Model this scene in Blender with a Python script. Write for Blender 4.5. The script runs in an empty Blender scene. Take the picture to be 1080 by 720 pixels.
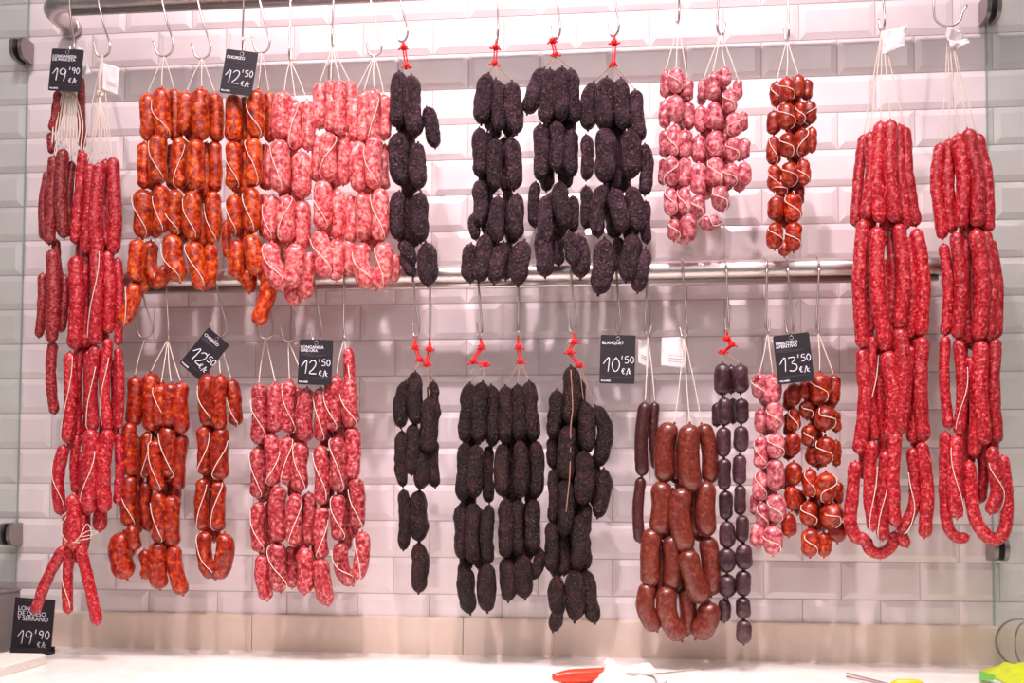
import bpy, math, random
from mathutils import Vector, Matrix, noise

# ------------------------------------------------------------------ camera
FPX = 1100.0
YAW, PIT, ROL = -0.10234, 0.03932, 0.00448
CAM = Vector((1.13809, -2.12481, 0.19637))
SHY = 122.38
S = bpy.context.scene
C = S.collection
_f = Vector((math.sin(YAW) * math.cos(PIT), math.cos(YAW) * math.cos(PIT), math.sin(PIT)))
_r = Vector((math.cos(YAW), -math.sin(YAW), 0))
_u = _r.cross(_f)
R2 = _r * math.cos(ROL) + _u * math.sin(ROL)
U2 = -_r * math.sin(ROL) + _u * math.cos(ROL)
cd = bpy.data.cameras.new('camera')
cam = bpy.data.objects.new('camera', cd)
C.objects.link(cam)
cam.matrix_world = Matrix(((R2.x, U2.x, -_f.x, CAM.x), (R2.y, U2.y, -_f.y, CAM.y), (R2.z, U2.z, -_f.z, CAM.z), (0, 0, 0, 1)))
cd.sensor_width = 36
cd.lens = FPX / 1080 * 36
cd.shift_y = SHY / 1080
cd.clip_start = 0.01
S.camera = cam

# ------------------------------------------------------------------ light
S.view_settings.view_transform = 'Standard'
S.view_settings.look = 'None'
S.view_settings.gamma = 1
S.view_settings.use_curve_mapping = False
S.view_settings.exposure = 0.0
w = bpy.data.worlds.new('world')
S.world = w
w.use_nodes = True
w.node_tree.nodes['Background'].inputs[0].default_value = (1.0, 0.86, 0.86, 1)
w.node_tree.nodes['Background'].inputs[1].default_value = 0.17
for lx, ly, lz, en, tx, cone in ((0.42, -1.5, 2.66, 140, .40, 46), (1.00, -1.5, 2.66, 215, 1.00, 52), (1.52, -1.5, 2.66, 105, 1.50, 44)):
    ld = bpy.data.lights.new('spot_lamp', 'SPOT')
    ld.spot_size = math.radians(cone)
    ld.spot_blend = 1.0
    ld.shadow_soft_size = .045
    ld.energy = en
    ld.color = (1.0, 0.81, 0.86)
    lo = bpy.data.objects.new('spot_lamp', ld)
    C.objects.link(lo)
    lo.location = (lx, ly, lz)
    d = Vector((tx, 0.0, 0.86)) - Vector(lo.location)
    lo.rotation_euler = d.to_track_quat('-Z', 'Y').to_euler()
ld = bpy.data.lights.new('worktop_fill', 'AREA')  # unseen strip, added to brighten the worktop
ld.shape = 'RECTANGLE'
ld.size = 2.2
ld.size_y = 0.08
ld.energy = 14
ld.spread = math.radians(75)
ld.color = (1.0, 0.92, 0.88)
lo = bpy.data.objects.new('worktop_fill', ld)
C.objects.link(lo)
lo.location = (0.9, -0.62, 1.5)
lo.rotation_euler = (math.radians(-6), 0, 0)
ld = bpy.data.lights.new('overhead_fill', 'AREA')  # added soft fill from above, also reflected in the rails
ld.shape = 'RECTANGLE'
ld.size = 3.0
ld.size_y = 0.9
ld.energy = 20
ld.color = (1.0, 0.88, 0.88)
lo = bpy.data.objects.new('overhead_fill', ld)
C.objects.link(lo)
lo.location = (0.9, -1.7, 2.2)
lo.rotation_euler = (Vector((0.9, -0.2, 0.0)) - Vector(lo.location)).to_track_quat('-Z', 'Y').to_euler()

ld = bpy.data.lights.new('front_fill', 'AREA')  # fill added behind the camera to lift the lower wall and skirting
ld.shape = 'RECTANGLE'
ld.size = 2.4
ld.size_y = 0.8
ld.energy = 13
ld.color = (1.0, 0.93, 0.92)
lo = bpy.data.objects.new('front_fill', ld)
C.objects.link(lo)
lo.location = (0.95, -2.7, 1.5)
lo.rotation_euler = (Vector((0.95, 0, -0.1)) - Vector(lo.location)).to_track_quat('-Z', 'Y').to_euler()

# ------------------------------------------------------------------ helpers
def P(px, py, d):
    """point at distance d in front of the tiled wall on the sight line of a measured spot"""
    v = _f + R2 * ((px - 540) / FPX) - U2 * ((py - 360 - SHY) / FPX)
    t = (-d - CAM.y) / v.y
    return CAM + v * t


def PZ(px, py, z):
    v = _f + R2 * ((px - 540) / FPX) - U2 * ((py - 360 - SHY) / FPX)
    t = (z - CAM.z) / v.z
    return CAM + v * t


def mpp(d, px=540):
    return (P(px + 5, 360, d) - P(px - 5, 360, d)).length / 10


def link_obj(name, verts, faces, m, parent=None, org=None, smooth=True):
    me = bpy.data.meshes.new(name)
    if org is None:
        org = Vector((0, 0, 0))
    me.from_pydata([tuple(Vector(v) - org) for v in verts], [], faces)
    me.update()
    if smooth:
        me.polygons.foreach_set('use_smooth', [True] * len(me.polygons))
    if m is not None:
        me.materials.append(m)
    o = bpy.data.objects.new(name, me)
    C.objects.link(o)
    if parent is not None:
        o.parent = parent
    else:
        o.location = org
    return o


def thing(name, label, cat, loc, group=None):
    o = bpy.data.objects.new(name, None)
    o.empty_display_size = 0.02
    C.objects.link(o)
    o.location = loc
    o['label'] = label
    o['category'] = cat
    if group:
        o['group'] = group
    return o


def tag(o, label, cat, group=None):
    o['label'] = label
    o['category'] = cat
    if group:
        o['group'] = group
    return o


class MB:
    def __init__(s):
        s.v = []
        s.f = []

    def box(s, a, b):
        x0, y0, z0 = a
        x1, y1, z1 = b
        n = len(s.v)
        s.v += [Vector(q) for q in ((x0, y0, z0), (x1, y0, z0), (x1, y1, z0), (x0, y1, z0), (x0, y0, z1), (x1, y0, z1), (x1, y1, z1), (x0, y1, z1))]
        s.f += [tuple(n + i for i in q) for q in ((3, 2, 1, 0), (4, 5, 6, 7), (0, 1, 5, 4), (1, 2, 6, 5), (2, 3, 7, 6), (3, 0, 4, 7))]

    def tube(s, pts, rad, seg=8, caps=True, disp=None):
        """sweep; rad is a number or a list"""
        pts = [Vector(p) for p in pts]
        N = len(pts)
        rr = rad if isinstance(rad, (list, tuple)) else [rad] * N
        T = []
        for i in range(N):
            t = pts[min(i + 1, N - 1)] - pts[max(i - 1, 0)]
            T.append(t.normalized() if t.length > 1e-9 else Vector((0, 0, 1)))
        a = Vector((0, -1, 0)) if abs(T[0].y) < .9 else Vector((1, 0, 0))
        X = (a - T[0] * a.dot(T[0])).normalized()
        n = len(s.v)
        for i in range(N):
            X = (X - T[i] * X.dot(T[i])).normalized()
            Y = T[i].cross(X)
            for k in range(seg):
                an = 2 * math.pi * k / seg
                dv = X * math.cos(an) + Y * math.sin(an)
                p = pts[i] + dv * rr[i]
                if disp:
                    p = p + dv * disp(p, rr[i])
                s.v.append(p)
        for i in range(N - 1):
            for k in range(seg):
                k2 = (k + 1) % seg
                s.f.append((n + i * seg + k, n + i * seg + k2, n + (i + 1) * seg + k2, n + (i + 1) * seg + k))
        if caps:
            s.f.append(tuple(n + k for k in range(seg))[::-1])
            s.f.append(tuple(n + (N - 1) * seg + k for k in range(seg)))

    def build(s, name, m, parent=None, smooth=True):
        org = Vector(parent.location) if parent is not None else None
        if parent is not None and parent.parent is not None:
            org = Vector(parent.parent.location) + Vector(parent.location)
        return link_obj(name, s.v, s.f, m, parent, org, smooth)


def crom(pts, n):
    """Catmull-Rom through the points, n samples evenly spread by length"""
    pts = [Vector(p) for p in pts]
    if len(pts) == 2:
        return [pts[0].lerp(pts[1], i / (n - 1)) for i in range(n)]
    ext = [pts[0] * 2 - pts[1]] + pts + [pts[-1] * 2 - pts[-2]]
    out = []
    for i in range(1, len(ext) - 2):
        p0, p1, p2, p3 = ext[i - 1:i + 3]
        for k in range(16):
            t = k / 16
            out.append(.5 * ((2 * p1) + (p2 - p0) * t + (2 * p0 - 5 * p1 + 4 * p2 - p3) * t * t + (3 * p1 - p0 - 3 * p2 + p3) * t ** 3))
    out.append(pts[-1])
    L = [0]
    for a, b in zip(out, out[1:]):
        L.append(L[-1] + (b - a).length)
    res = []
    j = 0
    for i in range(n):
        s = L[-1] * i / (n - 1)
        while j < len(L) - 2 and L[j + 1] < s:
            j += 1
        t = (s - L[j]) / max(L[j + 1] - L[j], 1e-9)
        res.append(out[j].lerp(out[j + 1], min(max(t, 0), 1)))
    return res


# ------------------------------------------------------------------ materials
def s2l(c):
    return tuple(((x / 255) / 12.92 if x / 255 <= .04045 else (((x / 255) + .055) / 1.055) ** 2.4) for x in c) + (1,)


def newmat(name):
    m = bpy.data.materials.new(name)
    m.use_nodes = True
    nt = m.node_tree
    return m, nt, nt.nodes['Principled BSDF']


def plain(name, col, rough=.5, metal=0, coat=0, bump=0, bscale=100, spec=.5):
    m, nt, b = newmat(name)
    b.inputs['Base Color'].default_value = s2l(col)
    b.inputs['Roughness'].default_value = rough
    b.inputs['Metallic'].default_value = metal
    b.inputs['Coat Weight'].default_value = coat
    b.inputs['Specular IOR Level'].default_value = spec
    tc = nt.nodes.new('ShaderNodeTexCoord')
    nz = nt.nodes.new('ShaderNodeTexNoise')
    nz.inputs['Scale'].default_value = bscale
    nt.links.new(tc.outputs['Object'], nz.inputs['Vector'])
    mx = nt.nodes.new('ShaderNodeMixRGB')
    mx.blend_type = 'MULTIPLY'
    mx.inputs[0].default_value = .12
    mx.inputs[1].default_value = s2l(col)
    nt.links.new(nz.outputs['Fac'], mx.inputs[2])
    nt.links.new(mx.outputs[0], b.inputs['Base Color'])
    if bump:
        bp = nt.nodes.new('ShaderNodeBump')
        bp.inputs['Strength'].default_value = bump
        bp.inputs['Distance'].default_value = .001
        nt.links.new(nz.outputs['Fac'], bp.inputs['Height'])
        nt.links.new(bp.outputs[0], b.inputs['Normal'])
    return m


def meat(name, stops, scale, rough, coat, bump, bdist=.002, spec=.5, fleck=None, fscale=300, fthr=.3, big=.5, bigcol=None, sss=0.0, vary=.25):
    """mottled sausage filling seen through its casing"""
    m, nt, b = newmat(name)
    N = nt.nodes.new
    K = nt.links.new
    tc = N('ShaderNodeTexCoord')
    oi = N('ShaderNodeObjectInfo')
    ad = N('ShaderNodeVectorMath')
    ad.operation = 'ADD'
    mu = N('ShaderNodeVectorMath')
    mu.operation = 'SCALE'
    mu.inputs['Scale'].default_value = 7.3
    cb = N('ShaderNodeCombineXYZ')
    K(oi.outputs['Random'], cb.inputs[0])
    K(oi.outputs['Random'], cb.inputs[2])
    K(cb.outputs[0], mu.inputs[0])
    K(tc.outputs['Object'], ad.inputs[0])
    K(mu.outputs[0], ad.inputs[1])
    n1 = N('ShaderNodeTexNoise')
    n1.inputs['Scale'].default_value = scale
    n1.inputs['Detail'].default_value = 3
    n1.inputs['Roughness'].default_value = .6
    n1.inputs['Distortion'].default_value = .4
    K(ad.outputs[0], n1.inputs['Vector'])
    cr = N('ShaderNodeValToRGB')
    e = cr.color_ramp.elements
    e[0].position, e[0].color = stops[0][0], s2l(stops[0][1])
    e[1].position, e[1].color = stops[-1][0], s2l(stops[-1][1])
    for p, c in stops[1:-1]:
        q = e.new(p)
        q.color = s2l(c)
    K(n1.outputs['Fac'], cr.inputs[0])
    col = cr.outputs[0]
    if fleck:
        vo = N('ShaderNodeTexVoronoi')
        vo.inputs['Scale'].default_value = fscale
        vo.inputs['Randomness'].default_value = 1
        K(ad.outputs[0], vo.inputs['Vector'])
        r2 = N('ShaderNodeValToRGB')
        r2.color_ramp.elements[0].position = fthr * .6
        r2.color_ramp.elements[0].color = (1, 1, 1, 1)
        r2.color_ramp.elements[1].position = fthr
        r2.color_ramp.elements[1].color = (0, 0, 0, 1)
        K(vo.outputs['Distance'], r2.inputs[0])
        mx = N('ShaderNodeMixRGB')
        K(r2.outputs[0], mx.inputs[0])
        K(col, mx.inputs[1])
        mx.inputs[2].default_value = s2l(fleck)
        col = mx.outputs[0]
    n2 = N('ShaderNodeTexNoise')
    n2.inputs['Scale'].default_value = scale * .22
    n2.inputs['Detail'].default_value = 2
    K(ad.outputs[0], n2.inputs['Vector'])
    if bigcol:
        r3 = N('ShaderNodeValToRGB')
        r3.color_ramp.elements[0].position = .48
        r3.color_ramp.elements[0].color = (0, 0, 0, 1)
        r3.color_ramp.elements[1].position = .68
        r3.color_ramp.elements[1].color = (big, big, big, 1)
        K(n2.outputs['Fac'], r3.inputs[0])
        mx = N('ShaderNodeMixRGB')
        K(r3.outputs[0], mx.inputs[0])
        K(col, mx.inputs[1])
        mx.inputs[2].default_value = s2l(bigcol)
        col = mx.outputs[0]
    hs = N('ShaderNodeHueSaturation')
    mr = N('ShaderNodeMapRange')
    mr.inputs['To Min'].default_value = 1 - vary
    mr.inputs['To Max'].default_value = 1 + vary * .6
    K(oi.outputs['Random'], mr.inputs['Value'])
    K(mr.outputs[0], hs.inputs['Value'])
    K(col, hs.inputs['Color'])
    K(hs.outputs[0], b.inputs['Base Color'])
    b.inputs['Roughness'].default_value = rough
    b.inputs['Specular IOR Level'].default_value = spec
    b.inputs['Coat Weight'].default_value = coat
    b.inputs['Coat Roughness'].default_value = .18
    if sss:
        b.inputs['Subsurface Weight'].default_value = sss
        b.inputs['Subsurface Radius'].default_value = (1, .25, .12)
        b.inputs['Subsurface Scale'].default_value = .004
    bp = N('ShaderNodeBump')
    bp.inputs['Strength'].default_value = bump
    bp.inputs['Distance'].default_value = bdist
    K(n1.outputs['Fac'], bp.inputs['Height'])
    K(bp.outputs[0], b.inputs['Normal'])
    return m


M = {}
M['chorizo'] = meat('chorizo_meat', [(.30, (92, 10, 8)), (.42, (156, 30, 10)), (.52, (196, 58, 12)), (.62, (220, 94, 22)), (.74, (240, 150, 64))], 110, .34, .35, .5, vary=.22)
M['chorizo_dark'] = meat('dark_chorizo_meat', [(.30, (78, 6, 6)), (.44, (140, 20, 8)), (.56, (178, 44, 12)), (.66, (208, 86, 28)), (.78, (228, 140, 76))], 120, .34, .35, .5, vary=.25)
M['pink'] = meat('pink_sausage_meat', [(.30, (150, 20, 34)), (.42, (206, 62, 70)), (.50, (226, 106, 108)), (.60, (238, 150, 144)), (.70, (250, 200, 190))], 130, .36, .3, .5, vary=.18)
M['pink_ball'] = meat('small_pink_sausage_meat', [(.30, (120, 20, 36)), (.42, (180, 62, 76)), (.52, (212, 112, 122)), (.62, (230, 154, 156)), (.72, (246, 200, 196))], 120, .34, .4, .5, vary=.25)
M['pink_dark'] = meat('cured_pink_sausage_meat', [(.32, (100, 8, 18)), (.43, (158, 30, 42)), (.52, (186, 62, 70)), (.62, (214, 116, 116)), (.72, (234, 172, 164))], 150, .38, .3, .5, vary=.2)
M['red'] = meat('red_sausage_meat', [(.32, (112, 4, 16)), (.44, (168, 12, 28)), (.53, (194, 30, 44)), (.62, (220, 84, 88)), (.74, (240, 146, 138))], 190, .38, .25, .5, bdist=.0015, vary=.2)
M['cured'] = meat('cured_sausage_meat', [(.30, (84, 10, 16)), (.44, (124, 20, 28)), (.56, (172, 50, 52)), (.68, (198, 96, 88)), (.78, (214, 140, 120))], 230, .42, .2, .5, bdist=.0015, vary=.25)
M['black'] = meat('black_pudding', [(.30, (18, 6, 10)), (.48, (42, 22, 29)), (.58, (70, 42, 50)), (.68, (118, 84, 90)), (.80, (176, 140, 140))], 210, .4, .0, 1.0, bdist=.009, spec=.28, bigcol=(104, 70, 88), big=.4, vary=.3)
M['black_low'] = meat('dry_black_pudding', [(.30, (12, 4, 4)), (.50, (32, 13, 14)), (.62, (52, 24, 26)), (.72, (100, 58, 56)), (.82, (176, 128, 114))], 200, .42, .0, 1.0, bdist=.009, spec=.28, bigcol=(84, 44, 44), big=.4, vary=.3)
M['brown'] = meat('brown_sausage_meat', [(.30, (84, 26, 18)), (.48, (112, 40, 28)), (.60, (128, 54, 40)), (.74, (156, 88, 70)), (.86, (196, 136, 114))], 150, .3, .45, .25, vary=.12)
M['thin_dark'] = meat('thin_dark_sausage', [(.30, (44, 14, 14)), (.6, (78, 32, 32)), (.8, (104, 52, 48))], 160, .38, .25, .3, vary=.15)
M['plum'] = meat('plum_dark_sausage', [(.30, (30, 10, 16)), (.5, (58, 28, 36)), (.66, (84, 50, 58)), (.8, (130, 92, 96))], 140, .36, .3, .5, bigcol=(120, 84, 90), big=.3, vary=.25)
M['twine'] = plain('white_twine', (246, 226, 214), .8, bump=.5, bscale=900)
M['thread'] = plain('brown_gut_thread', (168, 124, 104), .6)
M['redcord'] = plain('red_cord', (236, 30, 34), .65, bump=.5, bscale=700)
M['steel'] = plain('brushed_steel', (226, 214, 212), .36, metal=1, bscale=40)
M['hooksteel'] = plain('hook_steel', (214, 202, 198), .28, metal=1)
M['clampsteel'] = plain('clamp_steel', (170, 160, 158), .35, metal=1)
M['rubber'] = plain('black_rubber', (24, 20, 22), .6)
M['tagblack'] = plain('slate_black_card', (34, 26, 34), .5)
M['chalk'] = plain('white_chalk_ink', (244, 238, 250), .7)
M['grey_ink'] = plain('grey_ink', (104, 94, 106), .7)
M['paper'] = plain('white_paper', (250, 240, 240), .6)
M['plasticwhite'] = plain('white_polyethylene', (250, 244, 236), .4)
M['scale_grey'] = plain('grey_painted_metal', (150, 146, 146), .4, metal=.3)
M['orange'] = plain('orange_red_plastic', (244, 62, 34), .35, coat=.3)
M['yellow'] = plain('yellow_plastic', (240, 208, 40), .35, coat=.3)
M['lime'] = plain('lime_plastic_film', (222, 240, 10), .35, coat=.3)
M['green'] = plain('green_plastic_film', (90, 214, 50), .35, coat=.3)


def tile_mat():
    m, nt, b = newmat('glazed_white_tile')
    N = nt.nodes.new
    K = nt.links.new
    tc = N('ShaderNodeTexCoord')
    nz = N('ShaderNodeTexNoise')
    nz.inputs['Scale'].default_value = 9
    K(tc.outputs['Object'], nz.inputs['Vector'])
    cr = N('ShaderNodeValToRGB')
    cr.color_ramp.elements[0].position = .3
    cr.color_ramp.elements[0].color = s2l((234, 221, 222))
    cr.color_ramp.elements[1].position = .7
    cr.color_ramp.elements[1].color = s2l((244, 233, 234))
    K(nz.outputs['Fac'], cr.inputs[0])
    K(cr.outputs[0], b.inputs['Base Color'])
    b.inputs['Roughness'].default_value = .12
    b.inputs['Specular IOR Level'].default_value = .6
    bp = N('ShaderNodeBump')
    bp.inputs['Strength'].default_value = .12
    bp.inputs['Distance'].default_value = .004
    K(nz.outputs['Fac'], bp.inputs['Height'])
    K(bp.outputs[0], b.inputs['Normal'])
    return m


def stone_mat(name, c0, c1, rough, sc=14):
    m, nt, b = newmat(name)
    N = nt.nodes.new
    K = nt.links.new
    tc = N('ShaderNodeTexCoord')
    nz = N('ShaderNodeTexNoise')
    nz.inputs['Scale'].default_value = sc
    nz.inputs['Detail'].default_value = 6
    nz.inputs['Distortion'].default_value = 1.2
    K(tc.outputs['Object'], nz.inputs['Vector'])
    cr = N('ShaderNodeValToRGB')
    cr.color_ramp.elements[0].position = .3
    cr.color_ramp.elements[0].color = s2l(c0)
    cr.color_ramp.elements[1].position = .7
    cr.color_ramp.elements[1].color = s2l(c1)
    K(nz.outputs['Fac'], cr.inputs[0])
    K(cr.outputs[0], b.inputs['Base Color'])
    b.inputs['Roughness'].default_value = rough
    return m


def glass_mat(name, tint, refl=1.0):
    m = bpy.data.materials.new(name)
    m.use_nodes = True
    nt = m.node_tree
    nt.nodes.clear()
    N = nt.nodes.new
    out = N('ShaderNodeOutputMaterial')
    tr = N('ShaderNodeBsdfTransparent')
    tr.inputs[0].default_value = tint
    gl = N('ShaderNodeBsdfGlossy')
    gl.inputs['Roughness'].default_value = .02
    mx = N('ShaderNodeMixShader')
    mx.inputs[0].default_value = .07
    nt.links.new(tr.outputs[0], mx.inputs[1])
    nt.links.new(gl.outputs[0], mx.inputs[2])
    nt.links.new(mx.outputs[0], out.inputs[0])
    return m


M['tile'] = tile_mat()
M['grout'] = plain('grey_beige_grout', (204, 190, 186), .9)
M['peach'] = stone_mat('peach_stone', (234, 210, 192), (242, 224, 210), .35, 7)
M['marble'] = stone_mat('white_worktop_stone', (240, 230, 224), (250, 246, 243), .3, 16)
M['glass'] = glass_mat('side_glass', (.93, .97, .95, 1))
M['glassedge'] = plain('green_glass_edge', (186, 198, 192), .2)
M['film'] = None

# ------------------------------------------------------------------ setting
TW, TH = .15, .075
rnd = random.Random(5)
mb = MB()
g = .0011
for k in range(-8, 17):
    z1 = (16 - k) * TH - TH        # top of the row
    z1 = (15 - k) * TH + TH
    z0 = z1 - TH
    if z1 < -.04:
        continue
    for i in range(-5, 22):
        x0 = i * TW + (0 if k % 2 == 0 else TW / 2)
        a, b_ = x0 + g, x0 + TW - g
        c, d_ = z0 + g, z1 - g
        bv = .0125
        tx, tz = rnd.uniform(-.0004, .0004), rnd.uniform(-.0004, .0004)
        n = len(mb.v)
        yo, yi = -.0005, -.0048
        mb.v += [Vector(q) for q in ((a, .004, c), (b_, .004, c), (b_, .004, d_), (a, .004, d_), (a, yo, c), (b_, yo, c), (b_, yo, d_), (a, yo, d_),
                 (a + bv, yi + tx + tz, c + bv), (b_ - bv, yi - tx + tz, c + bv), (b_ - bv, yi - tx - tz, d_ - bv), (a + bv, yi + tx - tz, d_ - bv))]
        for q in ((0, 1, 5, 4), (1, 2, 6, 5), (2, 3, 7, 6), (3, 0, 4, 7), (4, 5, 9, 8), (5, 6, 10, 9), (6, 7, 11, 10), (7, 4, 8, 11), (8, 9, 10, 11)):
            mb.f.append(tuple(n + j for j in q))
wall = mb.build('wall_back', M['tile'], smooth=False)
n0 = len(wall.data.polygons)
wall['kind'] = 'structure'
mb = MB()
mb.box((-.85, .0002, -.3), (3.3, .05, 1.9))
o = mb.build('wall_back_grout', M['grout'], wall, smooth=False)
o.name = 'grout'

# stone skirting under the tiles, three lengths with fine joints
k = 0
ZC = -.12
for xa, xb in ((-.85, .380), (.3815, .822), (.8235, 3.3)):
    mb = MB()
    prof = [(.0, ZC), (-.016, ZC), (-.016, -.050), (-.0145, -.0465), (-.011, -.0455), (0, -.0455)]
    n = len(mb.v)
    for x in (xa, xb):
        mb.v += [Vector((x, y, z)) for y, z in prof]
    m_ = len(prof)
    for i in range(m_):
        j = (i + 1) % m_
        mb.f.append((n + i, n + j, n + m_ + j, n + m_ + i))
    mb.f.append(tuple(range(n, n + m_))[::-1])
    mb.f.append(tuple(range(n + m_, n + 2 * m_)))
    k += 1
    o = mb.build('trim_%d' % k, M['peach'], smooth=False)
    o['kind'] = 'structure'

mb = MB()
mb.box((-.85, -1.1, ZC - .04), (3.3, .0, ZC))
o = mb.build('worktop', M['marble'], smooth=False)
tag(o, 'long white speckled stone worktop running under the hanging sausages', 'counter')

# side glass with clamps
for sx, x, lab in ((1, -.145, 'tall glass side panel at the left end of the display'), (-1, 1.862, 'tall glass side panel at the right end of the display')):
    t = thing('glass_side_screen', lab, 'glass panel', (x, -.004, ZC))
    mb = MB()
    mb.box((x - .004, -1.05, ZC + .001), (x + .004, -.0075, 1.45))
    mb.build('pane', M['glass'], t, smooth=False)
    mb = MB()
    mb.box((x - .0012, -.0072, ZC + .001), (x + .0012, -.0055, 1.45))
    mb.build('pane_edge', M['glassedge'], t, smooth=False)


def dplate(mb, x0, x1, zc, h, dep):
    """D-shaped clamp jaw: flat at the wall, round at its front"""
    pr = []
    r = h / 2
    pr.append((-.0075, zc - r))
    for i in range(13):
        a = -math.pi / 2 + math.pi * i / 12
        pr.append((-(dep - r * .8) - r * .8 * math.cos(a), zc + r * math.sin(a)))
    pr.append((-.0075, zc + r))
    n = len(mb.v)
    for x in (x0, x1):
        mb.v += [Vector((x, y, z)) for y, z in pr]
    m_ = len(pr)
    for i in range(m_):
        j = (i + 1) % m_
        mb.f.append((n + i, n + j, n + m_ + j, n + m_ + i))
    mb.f.append(tuple(range(n, n + m_))[::-1])
    mb.f.append(tuple(range(n + m_, n + 2 * m_)))


for x, s, py, px, lab in ((-.145, 1, 55, 27, 'steel glass clamp on the tiled wall at top left, beside the top rail'),
                          (-.145, 1, 563, 24, 'steel glass clamp on the wall at lower left, above the chalk price sign'),
                          (1.862, -1, 12, 1041, 'steel glass clamp on the wall in the top right corner'),
                          (1.862, -1, 578, 1046, 'steel glass clamp on the wall at lower right, under the rightmost red sausages')):
    zc = P(px, py, .02).z
    h, dep = (.047, .056)
    t = thing('glass_clamp', lab, 'glass clamp', (x, -.0075, zc), 'clamps holding the glass side panels')
    mb = MB()
    dplate(mb, x + s * .0055, x + s * .014, zc, h, dep)
    mb.build('inner_jaw', M['clampsteel'], t, smooth=False)
    mb = MB()
    dplate(mb, x - s * .014, x - s * .0055, zc, h, dep)
    mb.build('outer_jaw', M['clampsteel'], t, smooth=False)
    mb = MB()
    dplate(mb, x - .0053, x - .0042, zc, h * .9, dep * .94)
    dplate(mb, x + .0042, x + .0053, zc, h * .9, dep * .94)
    mb.build('gasket', M['rubber'], t, smooth=False)

# rails
RD = .12
ZT, ZB = 1.212, .634


def rail(x0, x1, z, lab, zr, elbow_l=True):
    t = thing('hanging_rail', lab, 'rail', ((x0 + x1) / 2, -RD, z), 'steel sausage rails')
    mb = MB()
    R = .0185
    pts = []
    for i in range(9):
        a = math.pi / 2 * i / 8
        pts.append(Vector((x0 + .05 - .05 * math.sin(math.pi / 2 - a), -RD + .05 - .05 * math.cos(math.pi / 2 - a), z)))
    pts = [Vector((x0, -.0075, z)), Vector((x0, -RD + .055, z))]
    for i in range(1, 8):
        a = math.pi / 2 * i / 8
        pts.append(Vector((x0 + .05 * (1 - math.cos(a)), -RD + .05 * (1 - math.sin(a)), z)))
    pts += [Vector((x0 + .055, -RD, z)), Vector((x1 - .055, -RD, z))]
    for i in range(1, 8):
        a = math.pi / 2 * i / 8
        pts.append(Vector((x1 - .05 * (1 - math.sin(a)), -RD + .05 * (1 - math.cos(a)), z)))
    pts += [Vector((x1, -RD + .055, z)), Vector((x1, -.0075, z))]
    mb.tube(pts, R, 24)
    mb.build('rail_tube', M['steel'], t)
    mb = MB()
    mb.tube([Vector((x0 + .06, -RD - .002, z - R - .0045)), Vector((x1 - .06, -RD - .002, z - R - .0045))], .0062, 12)
    mb.build('lower_rod', M['steel'], t)
    for x in (x0, x1):
        mb = MB()
        mb.tube([Vector((x, -.0062, z)), Vector((x, -.012, z)), Vector((x, -.015, z))], [.022, .022, .020], 24)
        mb.build('wall_flange', M['steel'], t)
    return t


rail(-.045, 2.35, ZT, 'steel tube rail along the top edge, curving into the wall at its left end', 0)
rail(.06, 1.79, ZB, 'steel tube rail across the middle of the tiled wall behind the upper sausages', 0)

# ------------------------------------------------------------------ hooks
HOOKEND = {}


def hook(key, lab, xt, xb, yb, cw, low, depth, tiph=17, wide=0):
    """steel S-hook: loops over the rail, straight shank, open curl at the foot"""
    z = ZB if low else ZT
    R = .0185 + .0026
    x_r = P(xt, 300 if low else 4, RD + R).x
    t = thing('meat_hook', lab, 'hook', (x_r, -RD, z), 'steel hooks on the rails')
    pts = []
    back = 4.0 if low else 4.2
    for i in range(13):
        a = -.9 + (math.pi + .9 + .25) * i / 12      # from low behind the tube over its top to the front
        pts.append(Vector((x_r, -RD + R * math.cos(a), z + R * math.sin(a))))
    pts = [p for p in pts]
    r = max(abs(cw) / 2, 4.0)
    s = 1 if cw >= 0 else -1
    # curl plane: turned about the vertical so the foreshortened width is cw
    full = max(abs(cw) / 2, 6.5)
    ang = math.acos(min(1, abs(cw) / 2 / full))
    pb = P(xb, yb, depth)
    m = mpp(depth, xb)
    Rm = full * m
    cx = pb.x
    cz = pb.z + Rm
    ux = Vector((s * math.cos(ang), -math.sin(ang), 0))
    cen = Vector((cx, pb.y, cz)) - ux * Rm * .0
    start = cen + ux * Rm
    pts.append(start.lerp(pts[-1], .93) + Vector((0, -.002, 0)))
    pts.append(start.lerp(pts[-2], .5))
    pts.append(start + Vector((0, 0, Rm * .9)))
    for i in range(0, 11):
        a = -math.pi * .98 * i / 10
        pts.append(cen + ux * Rm * math.cos(a) + Vector((0, 0, Rm * math.sin(a))))
    tip = pts[-1] + Vector((0, 0, max(tiph * m - Rm, Rm * .6))) - ux * Rm * .35
    pts.append(pts[-1].lerp(tip, .5))
    pts.append(tip)
    mb = MB()
    cp = crom(pts, 90)
    mb.tube(cp, .0021, 8)
    mb.build('hook_wire', M['hooksteel'], t)
    HOOKEND[key] = Vector((pb.x, pb.y, pb.z + .0022))
    return t


# ------------------------------------------------------------------ sausages
SEED = [0]


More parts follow.
